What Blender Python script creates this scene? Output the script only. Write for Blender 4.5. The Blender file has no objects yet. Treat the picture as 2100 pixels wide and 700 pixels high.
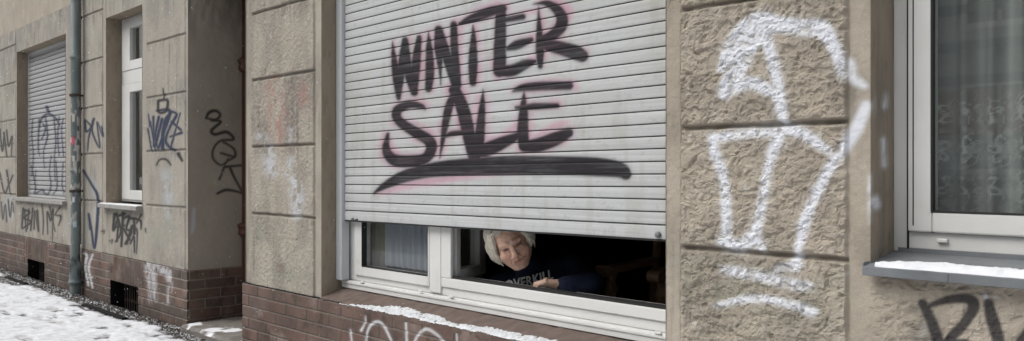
import bpy, bmesh, math, random
import numpy as np
from mathutils import Vector, Matrix
from mathutils.bvhtree import BVHTree
S = bpy.context.scene
C = S.collection
R = math.radians
rnd = random.Random(7)
# ------------------------------------------------------------------ camera, world, sun, exposure
D, H, F = 2.6, 1.22, 1650.0          # camera distance to the facade (m), eye height (m), focal length in photo pixels
K = math.sqrt(.5)
cam = bpy.data.objects.new('camera', bpy.data.cameras.new('camera')); C.objects.link(cam)
cam.location = (0, -D, H); cam.rotation_euler = (R(90), 0, R(45))
cam.data.sensor_width = 36; cam.data.lens = F/2100*36; cam.data.clip_start = .05; cam.data.clip_end = 300
S.camera = cam
SUN_EL, SUN_DIR = R(52), Vector((-.45, -.9, 0)).normalized()
w = bpy.data.worlds.new('World'); S.world = w; w.use_nodes = True
nt = w.node_tree; bg = nt.nodes['Background']
sky = nt.nodes.new('ShaderNodeTexSky'); sky.sky_type = 'NISHITA'; sky.sun_disc = False
sky.sun_elevation = SUN_EL; sky.sun_rotation = math.atan2(SUN_DIR.x, SUN_DIR.y); sky.dust_density = 4; sky.air_density = 1.0
hs = nt.nodes.new('ShaderNodeHueSaturation'); hs.inputs['Saturation'].default_value = .30
nt.links.new(sky.outputs[0], hs.inputs['Color']); nt.links.new(hs.outputs[0], bg.inputs['Color'])
bg.inputs['Strength'].default_value = .15
sun = bpy.data.objects.new('sun', bpy.data.lights.new('sun', 'SUN')); C.objects.link(sun)
sun.data.energy = 1.1; sun.data.angle = R(35); sun.data.color = (1, .985, .965)
sd = Vector((SUN_DIR.x*math.cos(SUN_EL), SUN_DIR.y*math.cos(SUN_EL), math.sin(SUN_EL)))
sun.rotation_euler = sd.to_track_quat('Z', 'Y').to_euler()
S.view_settings.view_transform = 'Standard'; S.view_settings.look = 'None'
S.view_settings.exposure = 0.28; S.view_settings.gamma = 1
S.view_settings.use_curve_mapping = False
S.cycles.max_bounces = 8; S.cycles.transparent_max_bounces = 16

# ------------------------------------------------------------------ measuring helpers (photo pixel -> point on a facade plane)
def P(px, py, Y=0.0):
    u = (px-1050)/F; t = (Y+D)/(K*(1+u))
    return K*t*(u-1), H-(py-350)/F*t
def XX(px, Y=0.0): return P(px, 350, Y)[0]
def PV(px, py, Y): x, z = P(px, py, Y); return Vector((x, Y, z))
def topx(X, Y, Z):
    d = K*(-X+Y+D); r = K*(X+Y+D)
    return 1050+F*r/d, 350-F*(Z-H)/d

# ------------------------------------------------------------------ noise
def hsh(i, j, s):
    v = np.sin(i*127.1+j*311.7+s*74.7)*43758.5453
    return v-np.floor(v)
def vnoise(x, y, s=0):
    i = np.floor(x); j = np.floor(y); fx = x-i; fy = y-j
    fx = fx*fx*(3-2*fx); fy = fy*fy*(3-2*fy)
    a = hsh(i, j, s); b = hsh(i+1, j, s); c = hsh(i, j+1, s); d = hsh(i+1, j+1, s)
    return (a+(b-a)*fx)*(1-fy)+(c+(d-c)*fx)*fy
def fbm(x, y, sc, oc=3, s=0):
    r = 0; a = .5; n = 0
    for k in range(oc):
        r = r+a*vnoise(x*sc+k*17.3, y*sc-k*9.1, s+k); n += a; a *= .5; sc *= 2.07
    return r/n
def sst(a, b, x):
    t = np.clip((x-a)/(b-a), 0, 1); return t*t*(3-2*t)

# ------------------------------------------------------------------ materials
def mat(name, col=(.5, .5, .5), rough=.8, metal=0, spec=.4):
    m = bpy.data.materials.new(name); m.use_nodes = True
    b = m.node_tree.nodes['Principled BSDF']
    b.inputs['Base Color'].default_value = (*col, 1); b.inputs['Roughness'].default_value = rough
    b.inputs['Metallic'].default_value = metal; b.inputs['Specular IOR Level'].default_value = spec
    return m
def N(m, t, **kw):
    n = m.node_tree.nodes.new(t)
    for k, v in kw.items():
        if k in n.inputs: n.inputs[k].default_value = v
        else: setattr(n, k, v)
    return n
def L(m, a, b): m.node_tree.links.new(a, b)
def bsdf(m): return m.node_tree.nodes['Principled BSDF']
def coords(m, scale=(1, 1, 1)):
    tc = N(m, 'ShaderNodeNewGeometry'); mp = N(m, 'ShaderNodeMapping'); mp.inputs['Scale'].default_value = scale
    L(m, tc.outputs['Position'], mp.inputs['Vector']); return mp.outputs[0]
def noise(m, vec, scale, detail=4, rough=.55):
    n = N(m, 'ShaderNodeTexNoise'); n.inputs['Scale'].default_value = scale; n.inputs['Detail'].default_value = detail
    n.inputs['Roughness'].default_value = rough; L(m, vec, n.inputs['Vector']); return n.outputs['Fac']
def ramp(m, fac, stops):
    r = N(m, 'ShaderNodeValToRGB'); e = r.color_ramp.elements
    while len(e) < len(stops): e.new(.5)
    for k, (p, c) in enumerate(stops):
        e[k].position = p; e[k].color = (*c, 1) if len(c) == 3 else c
    L(m, fac, r.inputs[0]); return r.outputs[0]
def mix(m, fac, a, b, mode='MIX'):
    n = N(m, 'ShaderNodeMix', data_type='RGBA', blend_type=mode)
    for s, v in ((0, fac), (6, a), (7, b)):
        if hasattr(v, 'node'): L(m, v, n.inputs[s])
        else: n.inputs[s].default_value = v if s == 0 else (*v, 1)
    return n.outputs[2]
def bump(m, h, dist=.002, strength=.6):
    b = N(m, 'ShaderNodeBump'); b.inputs['Distance'].default_value = dist; b.inputs['Strength'].default_value = strength
    L(m, h, b.inputs['Height']); L(m, b.outputs[0], bsdf(m).inputs['Normal'])
def varied(name, c1, c2, scale=6, rough=.8, bs=60, bd=.0015, stretch=(1, 1, 1), paint=False, grain=0., metal=0, spec=.4, wear=None):
    """a surface that varies between two colours in irregular patches, with fine relief, and optional paint attribute"""
    m = mat(name, c1, rough, metal, spec); v = coords(m, stretch)
    col = ramp(m, noise(m, v, scale, 5, .6), [(.3, c1), (.7, c2)])
    if grain:
        g = ramp(m, noise(m, coords(m), 420, 2, .7), [(.25, (1-grain,)*3), (.75, (1+grain*.5,)*3)])
        col = mix(m, 1., col, g, 'MULTIPLY')
    if wear:
        msk = ramp(m, noise(m, coords(m, wear[2]), wear[1], 6, .65), [(wear[3], (0, 0, 0)), (wear[3]+.12, (1, 1, 1))])
        col = mix(m, msk, col, wear[0])
    if paint:
        a = N(m, 'ShaderNodeAttribute', attribute_name='paint')
        col = mix(m, a.outputs['Alpha'], col, a.outputs['Color'])
    L(m, col, bsdf(m).inputs['Base Color'])
    bump(m, noise(m, coords(m, stretch), bs, 4, .6), bd)
    return m
def glass_mat(name, tint=(.93, .94, .935), refl=1.0, dirt=.015):
    m = bpy.data.materials.new(name); m.use_nodes = True; t = m.node_tree; t.nodes.remove(t.nodes['Principled BSDF'])
    out = t.nodes['Material Output']
    tr = N(m, 'ShaderNodeBsdfTransparent'); tr.inputs[0].default_value = (*tint, 1)
    gl = N(m, 'ShaderNodeBsdfGlossy'); gl.inputs['Roughness'].default_value = .015
    df = N(m, 'ShaderNodeBsdfDiffuse'); df.inputs[0].default_value = (.45, .46, .45, 1)
    lw = N(m, 'ShaderNodeLayerWeight'); lw.inputs['Blend'].default_value = .5
    pw = N(m, 'ShaderNodeMath', operation='POWER'); pw.inputs[1].default_value = 5; L(m, lw.outputs['Facing'], pw.inputs[0])
    fr = N(m, 'ShaderNodeMath', operation='MULTIPLY_ADD'); fr.inputs[1].default_value = .95; fr.inputs[2].default_value = .045; L(m, pw.outputs[0], fr.inputs[0])
    mu = N(m, 'ShaderNodeMath', operation='MULTIPLY', use_clamp=True); mu.inputs[1].default_value = refl; L(m, fr.outputs[0], mu.inputs[0])
    m1 = N(m, 'ShaderNodeMixShader'); L(m, mu.outputs[0], m1.inputs[0]); L(m, tr.outputs[0], m1.inputs[1]); L(m, gl.outputs[0], m1.inputs[2])
    m2 = N(m, 'ShaderNodeMixShader'); ns = noise(m, coords(m), 9, 5, .7)
    ml = N(m, 'ShaderNodeMath', operation='MULTIPLY'); ml.inputs[1].default_value = dirt*2; L(m, ns, ml.inputs[0]); L(m, ml.outputs[0], m2.inputs[0])
    L(m, m1.outputs[0], m2.inputs[1]); L(m, df.outputs[0], m2.inputs[2]); L(m, m2.outputs[0], out.inputs[0])
    return m
def net_mat(name, col, alpha, lace=False):
    """net curtain: woven cloth one can half see through; the lace motif makes it denser"""
    m = bpy.data.materials.new(name); m.use_nodes = True; t = m.node_tree; t.nodes.remove(t.nodes['Principled BSDF'])
    out = t.nodes['Material Output']
    tr = N(m, 'ShaderNodeBsdfTransparent'); df = N(m, 'ShaderNodeBsdfDiffuse'); df.inputs[0].default_value = (*col, 1)
    tl = N(m, 'ShaderNodeBsdfTranslucent'); tl.inputs[0].default_value = (*col, 1)
    ad = N(m, 'ShaderNodeMixShader'); ad.inputs[0].default_value = .3; L(m, df.outputs[0], ad.inputs[1]); L(m, tl.outputs[0], ad.inputs[2])
    mx = N(m, 'ShaderNodeMixShader'); L(m, tr.outputs[0], mx.inputs[1]); L(m, ad.outputs[0], mx.inputs[2])
    if lace:
        a = N(m, 'ShaderNodeAttribute', attribute_name='paint'); L(m, a.outputs['Alpha'], mx.inputs[0])
    else: mx.inputs[0].default_value = alpha
    L(m, mx.outputs[0], out.inputs[0]); return m

M = {}
M['plaster'] = varied('beige_plaster', (.345, .300, .238), (.445, .398, .328), 5, .92, 90, .003, (1, 1, .6), True, .34, wear=((.25, .228, .19), 2.2, (1, 1, .45), .60))
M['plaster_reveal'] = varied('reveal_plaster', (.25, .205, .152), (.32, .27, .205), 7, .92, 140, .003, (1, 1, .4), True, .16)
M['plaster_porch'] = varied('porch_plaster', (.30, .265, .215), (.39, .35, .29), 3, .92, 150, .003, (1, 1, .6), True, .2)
M['brick'] = varied('clinker_brick', (.12, .085, .07), (.17, .12, .1), 9, .82, 120, .002, (1, 1, 1), True, .18)
M['pvc'] = varied('white_window_plastic', (.60, .60, .575), (.69, .69, .67), 3, .42, 30, .0003, (1, 1, 1), False, .05, wear=((.5, .49, .46), 4, (1, 1, 1), .66))
M['alu'] = varied('grey_white_slats', (.44, .45, .45), (.55, .56, .56), 4, .62, 8, .0012, (.25, 1, 26), True, .18, spec=.2, wear=((.42, .42, .39), 1.6, (1, 1, .5), .62))
M['rail'] = varied('worn_rail', (.46, .48, .49), (.58, .59, .59), 3, .5, 20, .0005, (1, 1, .1))
M['zinc'] = varied('zinc_sheet', (.14, .15, .16), (.22, .235, .245), 6, .55, 20, .001, (1, 1, 1), False, .1, metal=.2)
M['pipe'] = varied('painted_downpipe', (.12, .145, .145), (.2, .23, .225), 7, .6, 40, .001, (1, 1, .35), True, .1, wear=((.27, .34, .36), 5, (1, 1, .3), .58))
M['stone'] = varied('step_stone', (.13, .12, .105), (.23, .21, .19), 7, .9, 70, .004, (1, 1, 1), True, .2)
M['sillstone'] = varied('sill_stone', (.26, .25, .235), (.36, .35, .33), 9, .9, 70, .002, (1, 1, 1), False, .1)
M['snow'] = varied('snow', (.66, .68, .71), (.79, .80, .82), 14, .75, 60, .006, (1, 1, 1), False, .04)
M['doorwood'] = varied('door_wood', (.05, .017, .011), (.085, .03, .02), 4, .5, 30, .001, (1, 1, .2))
M['wood'] = varied('furniture_wood', (.5, .32, .2), (.68, .47, .31), 5, .45, 30, .0006, (1, 1, .2))
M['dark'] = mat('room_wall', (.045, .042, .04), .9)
M['iron'] = varied('rusty_iron', (.03, .026, .023), (.07, .05, .04), 20, .7)
M['gasket'] = mat('rubber_gasket', (.02, .02, .02), .7)
M['glass'] = glass_mat('window_glass')
M['glass_r'] = glass_mat('street_window_glass', (.90, .91, .9), 2.4, .03)

# ------------------------------------------------------------------ object helpers
def obj(name, verts, faces, m, parent=None, smooth=False, bevel=0, mats=None, mi=None):
    me = bpy.data.meshes.new(name); me.from_pydata([tuple(v) for v in verts], [], faces); me.update()
    for mm in (mats or [m]): me.materials.append(mm)
    if mi is not None: me.polygons.foreach_set('material_index', mi)
    if smooth: me.polygons.foreach_set('use_smooth', [True]*len(me.polygons))
    o = bpy.data.objects.new(name, me); C.objects.link(o)
    if parent: o.parent = parent; o.matrix_parent_inverse = parent.matrix_basis.inverted()
    if bevel:
        b = o.modifiers.new('bevel', 'BEVEL'); b.width = bevel; b.segments = 2; b.limit_method = 'ANGLE'
    return o
def grid_obj(name, pieces, m, parent=None, smooth=False):
    """pieces: list of (verts[n,3], quads[k,4], paint[n,4]) -> one mesh"""
    V = np.concatenate([p[0] for p in pieces]); off = 0; Q = []
    for p in pieces: Q.append(p[1]+off); off += len(p[0])
    Q = np.concatenate(Q); Pn = np.concatenate([p[2] for p in pieces])
    me = bpy.data.meshes.new(name); me.vertices.add(len(V)); me.vertices.foreach_set('co', V.astype(np.float32).ravel())
    me.loops.add(Q.size); me.loops.foreach_set('vertex_index', Q.astype(np.int32).ravel())
    me.polygons.add(len(Q)); me.polygons.foreach_set('loop_start', np.arange(0, Q.size, 4, dtype=np.int32))
    me.polygons.foreach_set('use_smooth', np.full(len(Q), smooth))
    me.update(calc_edges=True)
    at = me.attributes.new('paint', 'FLOAT_COLOR', 'POINT'); at.data.foreach_set('color', Pn.astype(np.float32).ravel())
    me.materials.append(m); me.validate()
    o = bpy.data.objects.new(name, me); C.objects.link(o)
    if parent: o.parent = parent; o.matrix_parent_inverse = parent.matrix_basis.inverted()
    return o
def quads(nu, nv, flip=False):
    i = np.arange(nu-1)[:, None]; j = np.arange(nv-1)[None, :]
    a = i*nv+j; q = np.stack([a, a+nv, a+nv+1, a+1], -1).reshape(-1, 4)
    return q[:, ::-1] if flip else q
class MB:
    def __init__(s): s.v = []; s.f = []
    def box(s, x0, x1, y0, y1, z0, z1):
        n = len(s.v)
        s.v += [(x, y, z) for x in (x0, x1) for y in (y0, y1) for z in (z0, z1)]
        s.f += [tuple(n+k for k in q) for q in ((0, 1, 3, 2), (4, 6, 7, 5), (0, 4, 5, 1), (2, 3, 7, 6), (0, 2, 6, 4), (1, 5, 7, 3))]
        return s
    def obox(s, p, q, wv, hv):
        """bar from p to q with half-vectors wv, hv"""
        n = len(s.v); p, q, wv, hv = map(Vector, (p, q, wv, hv))
        for a in (p, q):
            for b in (-1, 1):
                for c in (-1, 1): s.v.append(tuple(a+wv*b+hv*c))
        s.f += [tuple(n+k for k in f) for f in ((0, 1, 3, 2), (4, 6, 7, 5), (0, 4, 5, 1), (2, 3, 7, 6), (0, 2, 6, 4), (1, 5, 7, 3))]
        return s
    def tube(s, pts, rad, seg=12, caps=True):
        pts = [Vector(p) for p in pts]; n = len(s.v)
        if not hasattr(rad, '__len__'): rad = [rad]*len(pts)
        ref = None
        for k, p in enumerate(pts):
            t = (pts[min(k+1, len(pts)-1)]-pts[max(k-1, 0)]).normalized()
            if ref is None: ref = Vector((1, 0, 0)) if abs(t.x) < .8 else Vector((0, 0, 1))
            a = t.cross(ref).normalized(); b = t.cross(a).normalized(); ref = -b if False else ref
            for j in range(seg):
                an = 2*math.pi*j/seg; s.v.append(tuple(p+(a*math.cos(an)+b*math.sin(an))*rad[k]))
        for k in range(len(pts)-1):
            for j in range(seg):
                j2 = (j+1) % seg; s.f.append((n+k*seg+j, n+k*seg+j2, n+(k+1)*seg+j2, n+(k+1)*seg+j))
        if caps:
            s.f.append(tuple(n+j for j in range(seg))[::-1]); s.f.append(tuple(n+(len(pts)-1)*seg+j for j in range(seg)))
        return s
    def build(s, name, m, parent=None, smooth=False, bevel=0): return obj(name, s.v, s.f, m, parent, smooth, bevel)
def tag(o, label=None, cat=None, group=None, kind=None):
    for k, v in (('label', label), ('category', cat), ('group', group), ('kind', kind)):
        if v: o[k] = v
    return o
def empty(name, loc):
    o = bpy.data.objects.new(name, None); C.objects.link(o); o.location = loc; o.empty_display_size = .2; return o

# ------------------------------------------------------------------ spray paint: strokes as polylines with widths, fixed to the surface
def stroke_mask(px, py, strokes, soft, scale=1.0):
    out = np.zeros_like(px)
    for st in strokes:
        if len(st) == 1: st = [st[0], (st[0][0]+.01, *st[0][1:])]
        for a, b in zip(st[:-1], st[1:]):
            wm = max(a[2], b[2])*scale/2+soft+2
            sel = (px > min(a[0], b[0])-wm) & (px < max(a[0], b[0])+wm) & (py > min(a[1], b[1])-wm) & (py < max(a[1], b[1])+wm)
            if not sel.any(): continue
            X = px[sel]; Y = py[sel]; dx = b[0]-a[0]; dy = b[1]-a[1]; l2 = dx*dx+dy*dy+1e-9
            t = np.clip(((X-a[0])*dx+(Y-a[1])*dy)/l2, 0, 1)
            d = np.hypot(X-a[0]-t*dx, Y-a[1]-t*dy)-(a[2]+(b[2]-a[2])*t)*scale/2
            out[sel] = np.maximum(out[sel], 1-sst(-soft, soft, d))
    return out
def smooth_st(st, n=5):
    if len(st) < 3: return st
    p = np.array([st[0]]+list(st)+[st[-1]], float); out = []
    for i in range(1, len(p)-2):
        for k in range(n):
            t = k/n
            out.append(tuple(.5*((2*p[i])+(-p[i-1]+p[i+1])*t+(2*p[i-1]-5*p[i]+4*p[i+1]-p[i+2])*t*t+(-p[i-1]+3*p[i]-3*p[i+1]+p[i+2])*t**3)))
    out.append(tuple(p[-2])); return [(a, b, max(c, .5)) for a, b, c in out]
def Z2(ox, oy, sts, k=2.0, wk=1.0):   # strokes read off an enlarged view
    return [smooth_st([(ox+a/k, oy+b/k, c/k*wk) for a, b, c in s]) for s in sts]
def over(pt, col, a):
    al = a[:, None]; na = al+pt[:, 3:4]*(1-al)
    rgb = np.where(na > 1e-6, (np.array(col)*al+pt[:, :3]*pt[:, 3:4]*(1-al))/np.maximum(na, 1e-6), 0)
    return np.concatenate([rgb, na], 1)
BLK = (.022, .021, .023)
WINTER = Z2(700, 0, [
 [(210, 168, 3), (215, 225, 20), (226, 310, 32), (236, 402, 20)], [(236, 395, 20), (247, 290, 34), (262, 165, 26)],
 [(262, 170, 28), (275, 290, 38), (300, 380, 30)], [(300, 375, 28), (306, 270, 38), (320, 155, 22)],
 [(358, 132, 4), (362, 200, 28), (364, 300, 36), (358, 365, 28)],
 [(400, 122, 32), (402, 200, 38), (406, 280, 18), (409, 350, 3)], [(400, 125, 34), (430, 220, 40), (470, 345, 38)], [(462, 102, 28), (466, 220, 34), (474, 350, 38)],
 [(485, 98, 12), (540, 75, 34), (610, 50, 40), (665, 36, 30)], [(541, 105, 6), (543, 170, 26), (541, 260, 38), (540, 340, 28)],
 [(655, 42, 42), (652, 180, 48), (650, 290, 52)], [(675, 82, 24), (745, 70, 26)], [(680, 203, 14), (722, 185, 38), (780, 163, 20)],
 [(650, 290, 46), (700, 290, 46), (755, 265, 38), (795, 252, 16)],
 [(810, 28, 3), (812, 100, 20), (815, 200, 34), (816, 272, 22)],
 [(790, 18, 4), (840, 14, 24), (880, 35, 38), (906, 75, 46), (898, 115, 46), (862, 148, 40), (825, 162, 34)],
 [(830, 180, 46), (900, 198, 54), (960, 216, 58), (988, 230, 50)]])
SALE = Z2(700, 0, [
 [(345, 450, 6), (330, 437, 22), (278, 430, 32), (230, 455, 38), (238, 497, 38), (300, 540, 42), (358, 575, 46), (370, 610, 44), (345, 650, 42), (280, 663, 48), (215, 655, 46), (185, 615, 34), (192, 550, 14)],
 [(470, 372, 28), (440, 450, 34), (419, 560, 22), (405, 652, 4)], [(465, 370, 46), (500, 450, 52), (525, 560, 52), (545, 650, 44)], [(425, 562, 12), (450, 550, 22), (500, 543, 22)],
 [(582, 368, 3), (579, 430, 24), (571, 530, 38), (560, 610, 46), (548, 652, 40)], [(560, 625, 50), (620, 605, 54), (680, 578, 44), (722, 558, 30)],
 [(750, 382, 8), (748, 450, 34), (745, 550, 46), (752, 598, 46)], [(706, 374, 12), (750, 360, 32), (830, 354, 36), (935, 352, 34)],
 [(718, 442, 14), (790, 438, 28), (885, 434, 22)], [(752, 600, 46), (810, 595, 54), (880, 570, 54), (933, 545, 38)]])
LINE = [smooth_st([(767, 397, 4), (788, 382, 14), (830, 362, 24), (880, 350, 28), (950, 343, 33), (1050, 339, 36), (1150, 340, 36), (1230, 343, 36), (1272, 349, 30), (1284, 358, 22)])]
def shutter_paint(px, py, X, Z):
    pt = np.zeros((len(px), 4)); n = fbm(X, Z, 9, 3, 3); n2 = .5*fbm(X*.5, Z*8, 25, 3, 5)+.5*vnoise(X*4, Z*170, 6)
    pt = over(pt, (.36, .355, .31), sst(.4, .75, fbm(X*.6, Z, 3, 4, 44))*.45*sst(1.2, 2.2, Z+.3*n)+sst(.55, .8, fbm(X*2.5, Z*.35, 8, 4, 45))*.35)
    pt = over(pt, (.3, .3, .28), sst(.68, .8, fbm(X, Z*2, 26, 3, 46))*.3)
    pk = stroke_mask(px-5, py+4, WINTER+SALE, 12, 1.4)*.55*sst(.2, .75, n)
    pk = np.maximum(pk, stroke_mask(px+5, py, SALE, 11, 1.3)*.5*sst(.35, .7, 1-n))
    pk = np.maximum(pk, stroke_mask(px, py, [[(778, 397, 8), (850, 377, 16), (950, 362, 14), (1060, 352, 6)]], 9)*.5)
    pk = np.maximum(pk, stroke_mask(px, py, Z2(700, 0, [[(880, 10, 40), (925, 45, 50), (925, 85, 30)], [(640, 20, 30), (680, 35, 26)], [(760, 52, 20), (800, 46, 20)], [(620, 250, 20), (640, 320, 20)], [(490, 110, 14), (490, 320, 16)], [(800, 560, 20), (870, 520, 26), (925, 505, 20)], [(620, 580, 14), (690, 540, 24), (715, 515, 20)], [(540, 470, 14), (560, 390, 10)], [(940, 335, 20), (965, 360, 24)], [(300, 500, 10), (380, 550, 20), (395, 590, 14)]]), 8)*.5)
    pt = over(pt, (.52, .18, .29), pk)
    bk = stroke_mask(px, py, WINTER+SALE+LINE, 3.6, 1.10)*(.78+.3*n2)
    bk = np.maximum(bk, stroke_mask(px, py, WINTER+SALE+LINE, 10, 1.2)*.3)
    pt = over(pt, (.016, .014, .017), np.clip(bk*1.05, 0, .985))
    pt = over(pt, (.25, .25, .23), stroke_mask(px, py, [[(1098, 366, 10), (1108, 362, 12)], [(1105, 372, 4)]], 6)*.3)
    return pt
WHITE_R = [smooth_st(s) for s in [
 [(1483, 142, 16), (1503, 110, 40), (1530, 78, 52), (1560, 52, 50), (1600, 52, 34), (1650, 58, 32), (1690, 62, 36), (1712, 92, 28), (1725, 125, 24), (1731, 152, 18)],
 [(1560, 70, 40), (1536, 105, 34), (1516, 145, 36), (1500, 175, 34), (1490, 193, 24)],
 [(1570, 60, 30), (1582, 100, 22), (1592, 140, 24), (1598, 180, 26), (1605, 215, 23), (1611, 248, 18)],
 [(1508, 186, 18), (1535, 172, 25), (1560, 175, 25), (1592, 192, 25)],
 [(1468, 286, 18), (1520, 275, 20), (1570, 270, 22), (1620, 267, 22), (1650, 274, 22), (1680, 294, 20), (1705, 312, 12)],
 [(1466, 282, 18), (1472, 320, 22), (1485, 350, 19), (1492, 400, 19), (1495, 450, 19), (1493, 492, 22)],
 [(1606, 270, 22), (1594, 300, 24), (1580, 340, 18), (1572, 390, 18), (1562, 440, 20), (1550, 482, 26)],
 [(1488, 495, 26), (1520, 504, 26), (1548, 490, 30), (1566, 508, 18)],
 [(1776, 218, 22), (1757, 262, 26), (1737, 298, 22), (1715, 330, 22), (1695, 365, 20), (1672, 410, 21), (1656, 450, 22), (1646, 490, 20), (1640, 520, 16), (1634, 545, 24)]]]
WHITE_S = [smooth_st(s) for s in [
 [(1745, 125, 14), (1752, 160, 22), (1772, 176, 14)], [(1487, 553, 20), (1530, 560, 22), (1580, 568, 24), (1612, 580, 26), (1665, 588, 18)],
 [(1600, 552, 16), (1640, 542, 22)], [(1476, 627, 10), (1520, 615, 15), (1570, 612, 15), (1620, 622, 18), (1672, 640, 20)],
 [(1816, 196, 7), (1815, 220, 8)], [(1812, 288, 10), (1814, 340, 8)], [(1792, 412, 22), (1796, 420, 18)], [(1783, 360, 5), (1783, 455, 5)], [(2022, 606, 6), (2024, 612, 6)]]]
RI = [smooth_st(s) for s in [[(1893, 622, 20), (1912, 660, 24), (1930, 715, 26)], [(1905, 628, 10), (1940, 616, 17), (1982, 612, 22), (1998, 628, 26), (1978, 664, 22), (1950, 694, 22), (1935, 722, 22)],
 [(2028, 622, 22), (2036, 655, 28), (2048, 695, 28), (2052, 725, 26)], [(2112, 672, 16), (2094, 700, 20)], [(1950, 700, 14), (1985, 706, 18), (2010, 720, 20)]]]
def grime_and_joints(pt, X, Z, amt=1.0, blocks=()):
    st = sst(.52, .78, fbm(X*5, Z*.45, 6, 4, 101))*sst(.4, .7, fbm(X, Z, 2.5, 3, 102))
    pt = over(pt, (.12, .11, .095), st*.5*amt)
    for gz in GZ[:5]:     # even dark line along each joint, soot streaks washed down below it
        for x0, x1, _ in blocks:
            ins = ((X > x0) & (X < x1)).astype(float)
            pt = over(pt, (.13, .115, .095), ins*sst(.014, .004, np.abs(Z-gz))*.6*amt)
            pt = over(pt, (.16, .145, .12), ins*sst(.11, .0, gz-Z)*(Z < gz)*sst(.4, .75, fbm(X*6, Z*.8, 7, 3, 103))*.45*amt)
    ck = np.abs(fbm(X, Z, 3.5, 5, 104)-.5); cm = sst(.55, .7, fbm(X, Z, 1.7, 2, 105))
    pt = over(pt, (.07, .06, .05), sst(.0045, .0015, ck)*cm*.75*amt)
    chip = sst(.80, .84, fbm(X, Z, 26, 3, 106)); pt = over(pt, (.48, .46, .42), chip*.6)
    return pt
def right_paint(px, py, X, Z):
    pt = over(np.zeros((len(px), 4)), (.2, .18, .145), sst(.45, .72, fbm(X, Z*.7, 6, 5, 25))*.4); pt = grime_and_joints(pt, X, Z, .8, BLK_R); n = fbm(X, Z, 30, 3, 1)
    g = stroke_mask(px, py, [[(1420, 560, 60), (1500, 600, 90), (1640, 640, 90), (1700, 600, 50)]], 60)*.35*sst(.35, .6, fbm(X, Z, 14, 3, 8))
    pt = over(pt, (.2, .22, .16), g)
    wm = stroke_mask(px, py, WHITE_R, 8, 1.02)*.95
    wm = np.maximum(wm, stroke_mask(px, py, WHITE_R, 20, 1.1)*.42*sst(.35, .7, n))
    wm = np.maximum(wm, stroke_mask(px, py, WHITE_S, 8, 1.0)*(.4+.5*sst(.3, .6, n)))
    cr = rough_crag(X, Z); wm = wm*np.where(X < XX(1739), .55+.45*sst(-.55, .15, cr), 1)
    pt = over(pt, (.66, .68, .72), wm)
    gr = stroke_mask(px, py, [[(1880, 640, 30), (1890, 690, 40)]], 14)*.45*sst(.35, .6, n)
    pt = over(pt, (.05, .05, .05), gr)
    pt = over(pt, (.45, .45, .42), stroke_mask(px, py, [[(1900, 668, 14), (1890, 690, 12)]], 8)*.5*n)
    pt = over(pt, BLK, np.maximum(stroke_mask(px, py, RI, 4)*.93, stroke_mask(px, py, RI, 11)*.3))
    return pt
def mid_paint(px, py, X, Z):
    pt = over(over(np.zeros((len(px), 4)), (.17, .155, .13), sst(.42, .7, fbm(X, Z*.5, 7, 5, 24))*.5), (.36, .34, .3), np.full(len(px), .25)); pt = grime_and_joints(pt, X, Z, 1., BLK_B); n = fbm(X, Z, 22, 4, 11); n2 = fbm(X, Z, 50, 2, 12)
    pt = over(pt, (.33, .13, .11), stroke_mask(px, py, [[(565, 175, 24), (573, 230, 34), (580, 285, 30)], [(622, 180, 20), (628, 220, 14)]], 22)*.55*sst(.3, .65, n))
    pt = over(pt, (.13, .125, .115), stroke_mask(px, py, [[(530, 180, 20), (535, 290, 20)], [(600, 170, 26), (605, 290, 30)]], 18)*.5*sst(.35, .65, n2))
    pt = over(pt, (.6, .63, .68), stroke_mask(px, py, [[(552, 310, 22), (560, 350, 26)], [(545, 285, 14), (533, 280, 8)], [(600, 265, 6), (596, 290, 5)], [(605, 375, 26), (614, 410, 26), (610, 440, 18)], [(590, 355, 8), (600, 330, 10)]], 13)*.6*sst(.25, .6, n))
    pt = over(pt, (.22, .25, .2), stroke_mask(px, py, [[(530, 460, 30), (535, 500, 20)], [(590, 570, 50), (630, 560, 40)]], 26)*.4*sst(.35, .6, n))
    pt = over(pt, (.16, .1, .08), stroke_mask(px, py, [[(578, 545, 14), (582, 555, 12)]], 9)*.5)
    return pt
NAVY = (.014, .024, .058); DK = (.018, .018, .02)
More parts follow.
